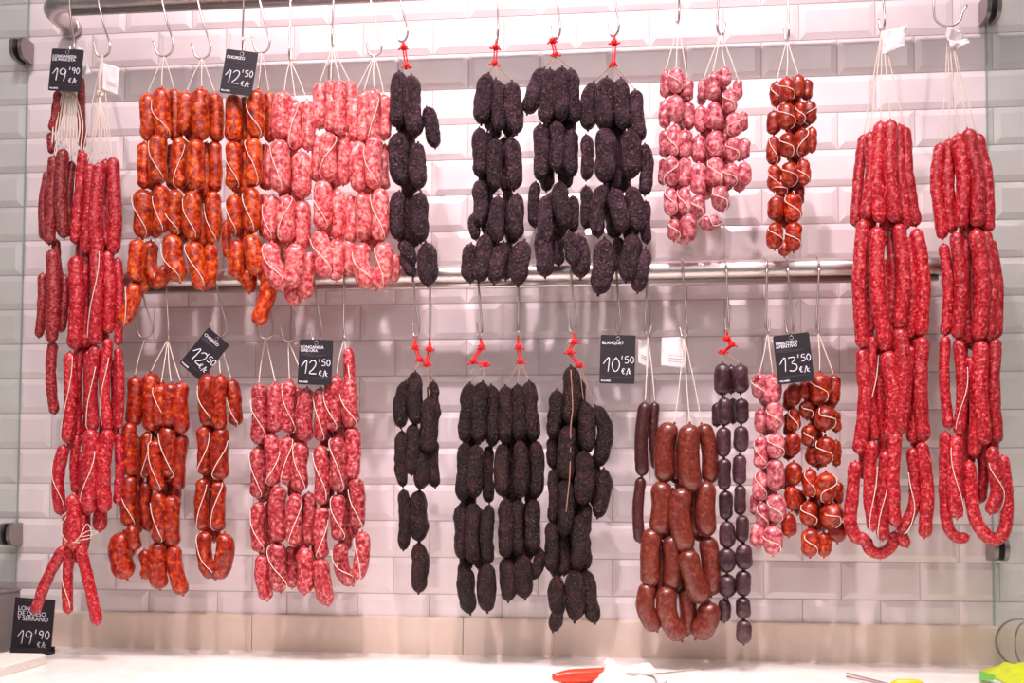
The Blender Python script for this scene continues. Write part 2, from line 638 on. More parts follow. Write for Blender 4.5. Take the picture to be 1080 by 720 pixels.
def casing(mb, pts, R, knob=(True, True), lump=.07, end=1.0, rings=30, seg=18, sd=0.0, wr=0.0, nip=.35):
    """one sausage: body of radius R along pts, rounded ends gathered into small twisted tails"""
    L = sum((b - a).length for a, b in zip(pts, pts[1:]))
    n = rings + (12 if L > 8 * R else 0)
    dense = crom(pts, 120)
    cap = min(R * 1.05 * end, L * .48)
    ss = []
    k = 7
    for i in range(k):
        ss.append(cap * (1 - math.cos(math.pi / 2 * i / k)))
    mid = n - 2 * k
    for i in range(mid + 1):
        ss.append(cap + (L - 2 * cap) * i / mid)
    for i in range(k - 1, -1, -1):
        ss.append(L - cap * (1 - math.cos(math.pi / 2 * i / k)))
    q = []
    rad = []

    def at(s):
        f = min(max(s / L, 0), 1) * 119
        i = min(int(f), 118)
        return dense[i].lerp(dense[i + 1], f - i)
    for s in ss:
        q.append(at(s))
        u = min(s, L - s) / cap
        if u < 1:
            r = R * (max(0, 1 - (1 - u) ** 2.1)) ** .5
        else:
            r = R
        rad.append(max(r, R * .13))
    if nip:
        t0 = (q[0] - q[2]).normalized()
        t1 = (q[-1] - q[-3]).normalized()
        q = [q[0] + t0 * R * nip] + q + [q[-1] + t1 * R * nip]
        rad = [R * .12] + rad + [R * .12]

    def disp(p, r):
        v = p * (.55 / R) + Vector((sd * 13.7, sd * 7.1, sd * 3.3))
        a = noise.noise(v) * lump * 1.6
        b = noise.noise(v * 2.7) * lump * .8
        c = 0
        if wr:
            c = noise.noise(Vector((v.x * 5, v.y * 5, v.z * 1.6))) * wr
        return r * (a + b + c)
    mb.tube(q, rad, seg, True, disp)
    return q, rad


WF = {'red': 1.0, 'cured': 1.0, 'plum': 1.0, 'chorizo': 1.09, 'pink': 1.09, 'blackl': 1.06, 'black': 1.08, 'pinkball': 1.06, 'chball': 1.06, 'brown': 1.04, 'thin': 1.0}
KIND = {
    # material, lump, end pointedness, wrinkle
    'chorizo': ('chorizo', .10, 1.0, 0), 'chorizo_dark': ('chorizo_dark', .11, 1.0, 0), 'pink': ('pink', .10, 1.0, 0), 'pinkd': ('pink_dark', .10, 1.0, 0),
    'red': ('red', .08, 1.1, 0), 'cured': ('cured', .10, 1.2, .03), 'black': ('black', .10, 1.45, .09), 'blackl': ('black_low', .11, 1.6, .11),
    'brown': ('brown', .04, .95, 0), 'thin': ('thin_dark', .05, 1.1, .02), 'plum': ('plum', .07, 1.0, .03),
    'pinkball': ('pink_ball', .14, 1.0, 0), 'chball': ('chorizo_dark', .14, 1.0, 0),
}


def strand(pts, rad, name, mat, parent, n=24):
    mb = MB()
    mb.tube(crom(pts, n), rad, 6)
    return mb.build(name, M[mat], parent)


def sag(a, b, s=0.0, dy=0.0):
    m = (a + b) / 2 + Vector((s, dy, 0))
    return [a, m, b]


def bunch(label, cat, hk, kind, spec, base, name, group=None, cord=None, tie='twine', wrap=.25, fill=True):
    """one hanging string of sausages: links, hanging loop, twine round the links.
    spec rows: 'x,y x,y .. width depth flags' with depth in cm in front of base"""
    end = HOOKEND[hk]
    t = thing(name, label, cat, end, group)
    mname, lump, endf, wr = KIND[kind]
    tops = []
    ymax = max(float(q.split(',')[1]) for r in spec.replace(';', ' ').split() for q in [r] if ',' in q)
    rows = [r.strip() for r in spec.strip().split(';') if r.strip()]
    for r in rows:
        a = r.split()
        flags = ''
        if not a[-1].replace('.', '').replace('-', '').isdigit():
            flags = a.pop()
        L = float(a.pop())
        wd = float(a.pop()) * WF.get(kind, 1.06)
        px = [tuple(float(c) for c in q.split(',')) for q in a]
        d = base + L * .01
        SEED[0] += 1
        sd = SEED[0]
        rr = random.Random(sd)
        pts = []
        ln = math.hypot(px[-1][0] - px[0][0], px[-1][1] - px[0][1])
        for i, (x, y) in enumerate(px):
            pts.append(P(x, y, d))
        if len(pts) == 2 and kind not in ('pinkball', 'chball', 'plum'):
            mid = (pts[0] + pts[1]) / 2
            bow = ln * .035 * (1 if rr.random() < .5 else -1) * mpp(d)
            pts = [pts[0], mid + Vector((bow, -abs(bow) * .6, 0)), pts[1]]
        R = wd / 2 * mpp(d) * .985
        mb = MB()
        q, rad = casing(mb, pts, R, lump=lump, end=endf, sd=sd, wr=wr,
                        rings=26 if ln < 60 else 38, nip=0 if 'n' in flags else .2)
        mm = mname
        if 'A' in flags:
            mm = 'cured'
        o = mb.build('sausage', M[mm], t)
        if 'h' in flags:
            tops.append((q[1], R))
        # twine lying diagonally across the front
        wantw = ('t' in flags or 'T' in flags) or (wrap > 0 and L >= 2 and 'x' not in flags and rr.random() < wrap)
        if wantw and tie == 'twine':
            dr = 1 if ('t' in flags or ('T' not in flags and rr.random() < .7)) else -1
            n = len(q)
            a0 = rr.uniform(.12, .35)
            a1 = rr.uniform(.85, .97)
            th0 = rr.uniform(-1.35, -.7) * dr
            th1 = rr.uniform(.6, 1.3) * dr
            sp = []
            for i in range(15):
                u = i / 14
                f = (a0 + (a1 - a0) * u) * (n - 1)
                j = min(int(f), n - 2)
                c = q[j].lerp(q[j + 1], f - j)
                rj = rad[j] * (1 - (f - j)) + rad[j + 1] * (f - j)
                T = (q[j + 1] - q[j]).normalized()
                F = Vector((0, -1, 0))
                F = (F - T * F.dot(T)).normalized()
                Sd = T.cross(F)
                if Sd.x < 0:
                    Sd = -Sd
                e = u * u * (3 - 2 * u)
                th = th0 + (th1 - th0) * e
                rj2 = rj * (1 + lump * .8) + .0008
                sp.append(c + (F * math.cos(th) + Sd * math.sin(th)) * rj2)
            mbb = MB()
            mbb.tube(crom(sp, 28), .0008, 6)
            mbb.build('twine', M['twine'], o)
    # further links of the same string behind the ones in front
    if fill:
        xs = [float(q.split(',')[0]) for r in rows for q in r.split()[:-2] if ',' in q]
        xc = sum(xs) / len(xs)
        for r in rows:
            a = r.split()
            if not a[-1].replace('.', '').replace('-', '').isdigit():
                a.pop()
            L = float(a.pop())
            wd = float(a.pop())
            if L < 2 or len(a) != 2 or float(a[1].split(',')[1]) > ymax - 18:
                continue
            (x0, y0), (x1, y1) = [tuple(float(c) for c in q.split(',')) for q in a]
            sg = 1 if xc > (x0 + x1) / 2 else -1
            dx = sg * wd * .42
            ln = abs(y1 - y0)
            SEED[0] += 1
            rr = random.Random(SEED[0])
            dy = rr.uniform(.08, .28) * ln * (1 if y1 < ymax - ln * .6 else -1)
            d = base + rr.uniform(-.004, .001)
            pts = [P(x0 + dx, y0 + dy, d), P((x0 + x1) / 2 + dx + wd * .08, (y0 + y1) / 2 + dy, d), P(x1 + dx * .9, y1 + dy, d)]
            mb = MB()
            casing(mb, pts, wd * .46 * mpp(d), lump=lump, end=endf, sd=SEED[0], wr=wr, rings=22, seg=14, nip=.2)
            mb.build('sausage', M[mname], t)
    low = end
    if cord:
        # red cord with knots, measured spots
        d0 = -end.y + .004
        cps = [P(x, y, d0) for x, y in cord]
        a = [end] + cps
        mb = MB()
        for off in (-.0022, .0022):
            mb.tube(crom([p + Vector((off * (0 if i == 0 else 1), 0, 0)) for i, p in enumerate(a)], 26), .0016, 6)
        rc = mb.build('red_cord', M['redcord'], t)
        for i, p in enumerate(cps):
            mb = MB()
            rk = random.Random(i + int(p.x * 1000))
            Rk = .0062
            kp = []
            for j in range(30):
                u = 2 * math.pi * j / 29
                kp.append(p + Vector(((math.sin(u) + 2 * math.sin(2 * u)) * Rk * .25, (math.cos(u) - 2 * math.cos(2 * u)) * Rk * .25, -math.sin(3 * u) * Rk * .42)))
            mb.tube(kp, .0030, 8)
            for sgn in (-1, 1):
                mb.tube(crom([p, p + Vector((sgn * .006, -.003, -.003)), p + Vector((sgn * rk.uniform(.008, .012), -.004, rk.uniform(-.008, .001)))], 8), .0017, 6)
            mb.build('knot', M['redcord'], rc)
        low = cps[-1]
    rr = random.Random(len(label))
    for p, R in tops:
        nm = 'hanging_string'
        if tie == 'twine' or not cord:
            strand([low, (low * .45 + p * .55) + Vector((rr.uniform(-.0015, .0015), -.002, 0)), p + Vector((0, -.001, 0))], .00095, nm, 'twine' if tie == 'twine' else 'thread', t)
        else:
            strand([low, (low * .5 + p * .5) + Vector((0, -.002, 0)), p], .0009, nm, 'thread', t)
    return t

UP = .166      # hanging depth of the upper strings (clear of the middle rail)
LO = .135
# key, label, x at rail, x foot, y foot, curl width, lower rail?, depth
hook('u1', 'steel hook at the far left of the top rail, behind the 19\'90 price card', 73, 76, 62, 9, False, UP)
hook('u2', 'steel hook with a small white paper label, second from left on the top rail', 103, 108, 60, 15, False, UP)
hook('u3', 'steel hook holding the leftmost orange sausages on the top rail', 170, 173, 59.5, 18, False, UP)
hook('u4', 'steel hook holding the second orange sausages on the top rail', 207, 213, 62, 17, False, UP)
hook('u5', 'steel hook holding the 12\'50 price card on the top rail', 257, 256.5, 55, 3, False, UP + .02)
hook('u6', 'steel hook right of the 12\'50 price card, holding the third orange sausages', 272, 276, 55.5, 16, False, UP)
hook('u7', 'steel hook holding the leftmost pink sausages on the top rail', 307, 306, 64, 2, False, UP)
hook('u8', 'steel hook holding the middle pink sausages on the top rail', 352, 351, 49, 2, False, UP)
hook('u9', 'steel hook holding the rightmost of the three large pink strings on the top rail', 388, 395, 59, 14, False, UP)
hook('u10', 'steel hook holding the black pudding string beside the pink sausages', 419, 425, 44, 11, False, UP)
hook('u11', 'steel hook holding the second black pudding string from left on the top rail', 525, 524, 43, 4, False, UP)
hook('u12', 'steel hook holding the third black pudding string from left on the top rail', 585, 587, 41, 8, False, UP)
hook('u13', 'steel hook holding the rightmost black pudding string on the top rail', 646, 648, 38, 9, False, UP)
hook('u14', 'steel hook holding the left string of small round pink sausages', 716, 715, 24, 2, False, UP)
hook('u15', 'steel hook holding the right string of small round pink sausages', 759, 760, 37, -8, False, UP)
hook('u16', 'steel hook holding the small round orange sausages on the top rail', 830, 830, 43, 2, False, UP)
hook('u17', 'steel hook with a white ribbon label above the left long red sausages', 930, 930.5, 32, 2, False, UP)
hook('u18', 'large open steel hook above the rightmost long red sausages', 991, 1000, 28, -30, False, UP)
hook('l1', 'leftmost steel hook on the middle rail, beside the long bright red sausages', 147, 153, 357, 15, True, LO, 14)
hook('l2', 'steel hook holding the lower left orange sausages', 175, 177, 359, 6, True, LO)
hook('l3', 'steel hook holding the tilted 12\'50 price card', 227, 231, 354, 14, True, LO, 14)
hook('l4', 'steel hook under the curled tail of the upper orange sausages', 281, 280, 357, 15, True, LO)
hook('l5', 'steel hook on the middle rail just left of the lower pink price card', 303, 304, 360, 13, True, LO)
hook('l6', 'steel hook holding the price card over the lower pink sausages', 331, 334, 360, 12, True, LO, 14)
hook('l7', 'steel hook right of the lower pink price card on the middle rail', 363, 363, 358, 2, True, LO)
hook('l8', 'left steel hook of the close pair above the small lower black pudding', 435, 439, 356, 8, True, LO)
hook('l9', 'right steel hook of the close pair above the small lower black pudding', 454, 453, 357, 2, True, LO)
hook('l10', 'steel hook with red cord holding the second lower black pudding string', 504, 506, 356, 6, True, LO)
hook('l11', 'steel hook with red cord holding the third lower black pudding string', 547, 546.5, 353, 2, True, LO)
hook('l12', 'steel hook with red cord and several knots holding the fourth lower black pudding string', 602, 604, 351, 7, True, LO)
hook('l13', 'steel hook holding the 10\'50 price card', 650, 652.5, 352, 4, True, LO)
hook('l14', 'steel hook just right of the 10\'50 price card, holding thin dark sausages', 683, 683, 354, -6, True, LO, 12)
hook('l15', 'steel hook holding the big smooth brown sausages', 720, 721.5, 356, 6, True, LO, 13)
hook('l16', 'steel hook with red cord above the small dark round sausages', 766, 767, 350, 2, True, LO)
hook('l17', 'steel hook left of the 13\'50 price card', 809, 809.5, 351, -5, True, LO)
hook('l18', 'steel hook holding the 13\'50 price card', 831, 833, 352, 5, True, LO)
hook('l19', 'steel hook right of the 13\'50 price card', 864, 862.5, 351, -5, True, LO)

CH = 'strings of orange sausages on the top rail'
bunch('string of plump orange sausages hanging leftmost on the top rail, tail curling down left', 'sausages', 'u3', 'chorizo', '''
156,99 156,149 18 1 h; 171,93 174,147 17 3 ht; 184,94 185,150 14 0 h;
152,150 152,199 14.5 1; 168,142 168,194 18 3 t; 182,152 182,200 12 -1;
150.5,200 150.5,251 20 1.5 t; 169.7,195.5 169.7,245.5 16.5 3 t;
145,252 142,297 17 2; 159,254 158,282 167,297 176,280 15 0;
141,298 140,318 127,343 16 2 t''', UP, 'sausage_string', CH)
bunch('string of plump orange sausages on the top rail, second from left, ending in a U', 'sausages', 'u4', 'chorizo', '''
197,97 194,141 17 2 h; 213,93 213,148 18.5 3 h; 227,98 228,150 15 .5 h;
190.5,145 190.5,199 15 2 T; 208.5,147 208.5,200 17 3.5; 226,149 226,203 14 0; 218,150 218,200 12 -1;
185.7,200 185.7,248 17 2.5 t; 204,201 204,253 18.5 3.5 t; 224,202 224,257 16 .5 t; 214,205 214,250 12 -1;
181,247 189.5,297 20 2.5 t; 203,254 208,280 213,305 18 3 t; 222,258 222,290 215,305 14 .8''', UP, 'sausage_string', CH)
bunch('string of plump orange sausages under the 12\'50 card on the top rail', 'sausages', 'u6', 'chorizo', '''
246,100 246,151 18 2 h; 259,102 259,150 13 0; 272,95 271,146 18 3 ht; 284,97 284,150 12 -.5 h;
245.5,149 245.5,200 15.5 2 t; 266.5,146 266.5,197 17.5 3 t; 280,152 280,200 12 -.5; 257,152 257,200 10 -1;
247,206 247,247.5 16 2 t; 265,198 265,246 17 3 t; 240,232 241,272 10 -.8; 278,205 278,250 10 -1; 256,205 256,250 10 -1;
249,253 249,293 15 2; 263,248 272,291 19 3; 262,284 263,309 14 1;
283,280 282,310 271,343 17 2''', UP, 'sausage_string', CH)

PK = 'strings of large pink sausages on the top rail'
bunch('large pink marbled sausage string on the top rail beside the orange ones', 'sausages', 'u7', 'pink', '''
300,97 297,125 295,148 20 2.5 h; 312,106 313,158 16 2 h; 324,106 325,159 15 1.6 h;
294.7,148 294.7,203 20 3 t; 317.5,160 317.5,209 20 2; 282,155 283,200 10 -.5; 306,155 306,200 12 -.8;
288,206 285,254 17 2 t; 303,206 303,256 18.5 3 T; 320,211 320,263 17.5 1; 310,210 310,255 12 -.8;
286.5,256 286.5,278 298,305 20 3 t; 311.5,257 307,304 19 3.5; 328,266 322,315 17 1; 306,296 311,322 18 0''', UP, 'sausage_string', PK)
bunch('middle one of the three large pink marbled sausage strings on the top rail', 'sausages', 'u8', 'pink', '''
337,88 337,136 15 1 h; 349,85 349,142 14 2.6 h; 359,85 359,143 14 3 h; 369,86 367,140 14 1 h;
347,140 347,191 18 3; 362,141 362,195 15 1; 334,143 334,192 13 .6;
339.5,191 339.5,242 19 3 t; 356,200 356,253 15 1; 348,195 348,245 12 -.8;
336,244 343,292 19 3 t; 356,253 354.5,296 17 2 ; 347,250 347,285 12 -.8''', UP, 'sausage_string', PK)
bunch('rightmost large pink marbled sausage string, touching the black pudding', 'sausages', 'u9', 'pink', '''
373.5,102 373.5,150 14 1 h; 384,96 383,150 14 2.6 h; 395,94 395,150 15 3 h; 405,100 405,148 14 1 h;
378.5,149 378.5,202 17 2.5; 395.5,143 395.5,199 17 3 t; 406,152 406,200 11 -.5; 387,150 387,200 11 -.6;
370,206 370,256 13 .8; 382.5,204 382.5,253 17 3; 400.5,199 400.5,254 18 3.5 t; 392,205 392,250 12 -.6;
382,256 381,280 389,304 18.5 3 t; 404,255 405,279 397,305 18.5 3.3 t; 368,252 367,290 15 .3; 416,268 414,298 12 .2''', UP, 'sausage_string', PK)

BL = 'black pudding strings on red cords, top rail'
bunch('black pudding string with one link sticking out to the right, beside the pink sausages', 'sausages', 'u10', 'black', '''
421,76 419,135 19 2 h; 434,79.5 438.5,144 19 3 h; 450,113 459,156 15 1; 428,90 428,140 14 0;
421,140 424,196 20 2; 441,151 442.5,199 18.5 2.5; 431,145 431,195 13 0;
421,202 420,253 15.5 2; 444,203 444,256 18 2; 431,192 431,248 12 -.6;
422,254 437,279 14 1; 423,268 436,291 13 .2; 449,256 451,301 20 2''', UP, 'sausage_string', BL, cord=[(426, 50), (429, 70)], tie='thread')
bunch('second from left of the black pudding strings on the top rail', 'sausages', 'u11', 'black', '''
515,78 507.5,131 19 2 h; 527.5,87 527.5,138 15 3 h; 540,86 545,141 18.5 2.5 h; 520,90 520,138 14 0;
505.5,135 505.5,187 16 2; 523.5,146 523.5,200 16 3; 539,146 542,200 17.5 2.5; 514,140 514,192 13 0; 532,145 532,195 12 0;
505.5,190 505,240 15.5 1.5; 500,225 502,253 12 .8; 525.5,207 525.5,255 15.5 3; 545.5,205 545.5,252 16.5 2.5; 515,200 515,250 12 0; 535,200 536,250 12 0;
497,257 496,298 16 1.5; 512,247 505,297 18 2.5; 531,256 521,299 17.5 2; 553,254 546,301 20 2.5; 535,255 533,295 13 0''', UP, 'sausage_string', BL, cord=[(523, 50), (522, 67)], tie='thread')
bunch('black pudding string with fanned-out top links, third black one on the top rail', 'sausages', 'u12', 'black', '''
574,72 566,92 556,120 17 2 h; 580,73 574,130 17 3 h; 593,71 593,127 17 3.5 h; 602,73 607,130 17 2 h;
570,131 570,191 16 2; 586.5,128 586.5,181 16 3; 603,137 603,187 16 2.5; 578,180 578,198 9 0; 594,130 594,195 13 0;
565,192 564,240 12 1; 577,206 577,257 16 2.5; 590,192 597.5,242 17 3.5; 604,206 604,245 11 1; 587,200 587,250 13 0;
570,244 575,292 19 1.5; 600,245 605,280 16 3; 610,248 612,293 19 1.5; 588,248 590,280 13 -.2''', UP, 'sausage_string', BL, cord=[(583, 43), (586, 58)], tie='thread')
bunch('rightmost black pudding string on the top rail, its tips below the middle rail', 'sausages', 'u13', 'black', '''
626,87 620,137 17 1.5 h; 640,82 638,138 20 3 h; 655,83 659,136 17 3 h; 670,95 676,149 15.5 2 h;
618,142 618,190 13 1; 637.5,135 637.5,193 22 3; 664,137 664,189 20 3; 680,152 680,206 13.5 1.5; 650,140 650,190 14 .3;
618,196 618,241 13 .5; 638,195 629,222 631,250 15.5 3; 646,199 657.5,245 18 3.5; 665,197 672.5,246 17 2.5; 681,212 682,257 11 1; 645,200 645,250 13 0;
637.5,252 637,280 631,310 22 3; 667.5,247 660,297 20 3; 681,262 672.5,308 18 2; 652,250 650,285 12 0''', UP, 'sausage_string', BL, cord=[(648, 45), (647, 68)], tie='thread')

bunch('left string of small round pink sausages on the top rail', 'sausages', 'u14', 'pinkball', '''
702,74 702,103 12 1.5 h; 713,72 713,98 14 3 h; 725,84 725,107 14 2 h; 712,85 712,105 11 0;
701.5,106 701.5,135 13 1.5; 712.5,100 712.5,129 16 3; 726,108 726,137 13 2;
702,137 702,166 13 1; 711,132 711,164 13.5 3 t; 722.5,137 722.5,167 13.5 3;
708,166 708,197 16 3 T; 722.5,166 722.5,197 13 3; 699,168 699,195 9 0; 715,165 715,195 10 0;
707,198 707,227 14.5 3 t; 722,197 722,226 13 3 t; 715,200 715,225 10 0;
711,231 711,254 14 3 t; 728,226 725,256 16 3; 718,240 718,257 11 0.5''', UP, 'sausage_string', 'strings of small round pink sausages on the top rail')
bunch('right string of small round pink sausages, its last link lying sideways', 'sausages', 'u15', 'pinkball', '''
742,84 742,106 12 1 h; 751.5,77 751.5,106 13.5 3 h; 765,71 763,92 13 3 h; 778,84 778,105 10 1 h; 760,88 760,108 12 0;
740,97 740,111 9 0; 770,94 770,119 15 3 t; 739,112 739,139 13 2; 753,108 753,136 15.5 3; 763,112 763,138 12 0;
774,119 774,144 17 3; 784,118 784,138 9 1; 736.5,143 736.5,172 14.5 2; 754.5,138 754.5,165 16 3 ; 765,140 765,168 10 .3;
774,145 773,170 15 3 t; 785,146 784,168 12.5 2; 754.5,166 754.5,197 17.5 2.5; 737,172 737,205 15.5 3; 747,160 747,190 10 0;
771,172 771,197 14 3 t; 785,171 785,196 14 2.6; 736,205 736,230 14.5 3 t; 759,196 762,223 18 3;
738,236 759.5,234 15 3 ''', UP, 'sausage_string', 'strings of small round pink sausages on the top rail', wrap=.3)
bunch('string of small round orange sausages bound with white twine on the top rail', 'sausages', 'u16', 'chball', '''
819,86 819,113 13 1.5 ht; 829.5,82 829.5,108 16.5 3 h; 842,79 842,104 13 2.6 h; 851,84 851,106 11 1.5;
816,117 816,142 13 1.5; 829.5,109 829.5,137 18 3 t; 844,107 844,131 12 3 t; 854,107 854,131 14 2;
816,144 816,174 13 1.5 t; 831,140 831,167 17 3 t; 846,136 846,165 13.5 3; 856,134 856,161 10 1.5; 838,140 838,165 12 0;
816.5,174 816.5,202 13 1.5 t; 832.5,171 832.5,197 16.5 3 t; 847,168 847,196 13.5 3; 824,191 824,207 12 2; 838,172 838,198 11 0;
818,207 818,233 15 2; 836,204 836,235 17 3 t; 844,195 844,216 9 1;
817,235 817,263 16 2.5; 837,234 837,265 16.5 3 t; 827,254 827,270 13 2''', UP, 'sausage_string', wrap=.6)

RE = 'long thin red sausage strings'
bunch('left one of the two long thin red sausage bundles at the right end', 'sausages', 'u17', 'red', '''
911,142 905,190 902,239 11 .3 h; 917.5,139 912.5,232 13.5 2 h; 929,128 928,235 14.5 3 h; 939,127 945,235 16 3.5 h; 935,195 935,243 9 1; 948,131 955.5,242 14 2; 954,134 966,239 13.5 1.5 h; 937,135 935,225 12 .2;
910,232 909.5,367 13 3; 925,239 934,370 15 3; 947.5,236 949,347 13.5 3.5; 956,250 959,357 11.5 1.5; 966,241 971,355 14.5 2; 938,240 938,345 11 .2; 919,240 918,350 8 .3;
909,367 906,479 14 2.5; 921,354 922,465 11.5 1.5 T; 936,370 940,465 16.5 3; 949,346 949,458 15 3.5; 959,365 962,467 12.5 1.5; 972.5,355 974,466 15.5 2.5; 930,360 930,460 9 .2;
902,486 899,520 897,552 904,567 916,566 13 2.5; 920,465 917,515 921,560 12.5 3 T; 934,475 931,520 931,570 12.5 3 T; 945,455 944.5,555 13.5 3.5; 962,472 965,525 957,549 948,562 12 2.4 t; 950,560 957,577 11.5 1.5; 972,466 975,567 13.5 3 x; 912,565 918,580 930,583 941,574 944,560 12 1''', UP, 'sausage_string', RE, wrap=.0)
bunch('long thin red sausages at the far right end, hanging from the large open hook', 'sausages', 'u18', 'red', '''
992,151 987,192 994.5,252 12 1.5 h; 1001,147 1004,246 13.5 1 h; 1010,141 1013,240 14.5 3 h; 1020,136 1031,240 14.5 3.5 h; 1030,141 1042,245 13.5 2 h; 1015,150 1020,235 12 .3;
995,257 997,354 11 1.5; 1007.5,245 1009.5,357 13 3; 1018,250 1021,365 12 1; 1029,241 1032.5,359 15 3.5; 1039,243 1043,360 12 2.5; 1045,253 1051,357 10.5 1.8;
997,354 1001,452 10.5 1.5; 1010,358 1011,459 11.5 3 T; 1022,376 1027,482 12.5 2.5; 1034.5,359 1039,469 16 3.5; 1050,357 1052,467 13 2.5; 1017,360 1018,450 9 .3; 1044,365 1045,460 10 1.2;
997,455 996,507 999,552 1010,567 1022,565 11.5 1.5; 1009,459 1009.5,547 15 3 t; 1022,486 1024,520 1030,550 1045,568 1058,563 1062,535 1057,480 13.5 3.2 x; 1046,471 1052,515 1044,542 14 4.6 t; 1036,475 1034,530 11 .4''', UP, 'sausage_string', RE, wrap=.0)

t = bunch('dark red cured sausages hanging behind the 19\'90 price card at the far left', 'sausages', 'u1', 'cured', '''
62,96 60,120 55,139 12 2; 85,80 86,120 87,156 9 1; 53,140 54,162 9 1;
57,164 55,215 52,258 13 3 h; 51,180 46,253 10 1.5; 67.5,157 67.5,251 14.5 3 h; 76,170 75,250 10 1 h; 61,165 61,245 11 .4;
55,263 54,361 14.5 3 x; 45,288 41,356 10 1.5; 59,252 64,298 10 1; 69,290 64,350 10.5 1.2;
56,360 57.5,437 11.5 2''', UP, 'sausage_string', wrap=.0, fill=False)
e = HOOKEND['u1']
rr = random.Random(4)
for i in range(11):
    x = 55 + i * 3.0
    strand([e + Vector((0, -.004, 0)), P(66 + i * 1.2, 92, UP + .024), P(x + 2, 128, UP + .026), P(x, rr.uniform(148, 168), UP + .03)], .0014, 'hanging_string', 'twine', t)
bunch('long bright red sausages with a tied bundle of three pointed tips at lower left', 'sausages', 'u2', 'red', '''
88,160 84,205 79,257 12 2.5 h; 86,157 87,180 8 1; 96,173 90,268 14 3 h; 106,172 103,270 14.5 3.5 h; 119,166 120,268 14 2.5 h; 112,168 113,262 11 1.5; 97,175 98,260 11 .8;
80,270 79,369 17 2.5; 92,268 91,366 11.5 1.5; 101,259 100,364 14.5 3.5 T; 114,264 114,352 13 2.5; 124,272 124.5,364 9.5 1.5;
74,371 71,467 14.5 2.5 T; 85,368 83,460 10 1; 92.5,370 90,440 8 1.6; 101,364 98,455 14 3 T; 114.5,357 114,454 11.5 2.5 T; 124.5,367 125,452 9.5 2;
67.5,469 61,505 64,543 13.5 2.5 t; 82,458 80,520 10 1; 96,452 92.5,542 18 3.4 T; 114,453 111,540 16 3; 125,457 124,532 10 1.2;
76,521 77,580 14.5 5 x; 86,540 85,578 10 3.4; 69.5,543 70,580 9 3.2;
68,576 50,610 36,647 12 4 x; 74,578 71,612 72,647 11.5 3.6 t; 84,574 94,615 103,659 12.5 4.2 x''', UP, 'sausage_string', RE, wrap=.0)

CL = 'strings of orange sausages on the middle rail'
bunch('narrow string of orange sausages at the left end of the middle rail, fat last link', 'sausages', 'l1', 'chorizo_dark', '''
142.5,397 140.5,450 18 1.5 h; 138,445 138,502 16 2.5; 138,502 137,556 17 2.5 t; 138,553 143,580 14 3.6; 131,561 126,585 134,610 23 2.2; 152,579 156,600 150,609 13 1.4''', LO, 'sausage_string', CL)
bunch('thick orange sausage string hanging straight below the leftmost upper orange string', 'sausages', 'l2', 'chorizo_dark', '''
159,393 159,455 18 2 h; 170,405 168,450 17 3 ht; 181,404 179,450 16 3.4 h; 191,403 192.5,457 17 3 h; 175,410 175,460 14 0;
155,455 155,504 12.5 2; 165,464 167,518 14.5 3.5 t; 176,449 178.5,504 17 3 t; 193,458 189,517 14.5 2; 180,460 180,510 12 0;
155,508 157,560 11.5 1.5; 167,519 167.5,572 15.5 3.5 t; 182.5,522 182.5,576 17.5 2.5; 172,520 172,570 12 0;
167,571 169,621 19 3; 183,575 185,600 193,627 17 2.5''', LO, 'sausage_string', CL)
bunch('short narrow orange sausage string under the tilted price card, ending in a U', 'sausages', 'l3', 'chorizo_dark', '''
220,394 220,450 17.5 2.5 h; 232.5,395 233,454 15.5 3.5 h; 244,400 249,449 14 1.5 ht; 228,402 228,450 12 0;
215,449 215,501 15.5 2.5 T; 234,450 233.5,506 18 3 T; 215,504 215,560 14.5 2.5 T; 231.5,507 231.5,560 15 3 T;
215.5,560 216,590 225,609 16 3; 237,562 236,592 228,610 19 3''', LO, 'sausage_string', CL)

PL = 'strings of pink sausages on the middle rail'
bunch('leftmost string of pink sausages on the middle rail', 'sausages', 'l4', 'pinkd', '''
273,405 273,469 17 2.5 h; 291,404 289,456 18 3 h; 282,410 282,465 12 .3;
271,472 271,525 15 2.5 t; 286,457 288,512 15.5 3 T; 273.5,529 273.5,582 14.5 2.5 t; 294.5,512 294.5,572 17 3; 276,585 282,633 15.5 2.5; 293,572 296,624 19 2.8 t''', LO, 'sausage_string', PL)
bunch('string of pink sausages on the middle rail, second from left, behind the price card', 'sausages', 'l5', 'pinkd', '''
305.5,401 306,457 15 2.5 h; 324,409 322,466 17 3 h; 314,408 314,460 12 .3;
303.5,460 303.5,511 16 2.5; 318,466 316.5,519 17 3 t; 312.5,520 311,576 17 3.5 T; 325.5,519 325,576 14 1.5; 307,575 308,620 12.5 1.2; 321,577 321,626 17.5 3.3; 310,470 310,520 11 0''', LO, 'sausage_string', PL)
bunch('longest narrow column of pink sausages directly below the price card on the middle rail', 'sausages', 'l6', 'pinkd', '''
338,409 338,465 14.5 3 ht; 337.5,469 339,532 15 3 t; 340,534 340,589 14.5 3 T; 337.5,588 346,638 18 3''', LO, 'sausage_string', PL)
bunch('rightmost string of pink sausages on the middle rail, ending in a U', 'sausages', 'l7', 'pinkd', '''
368,367 373,425 11.5 1; 355,396 351,454 19 3 h; 369,400 371,451 17 3 ht; 361,405 361,460 12 0;
355,460 356,519 18 3 t; 371,450 371.5,505 15.5 2.5; 358,521 358,570 15.5 3 t; 375,503 377,558 16 2.5;
359,572 360,597 372,617 16 3 t; 382,560 382,589 375,611 15.5 3''', LO, 'sausage_string', PL)

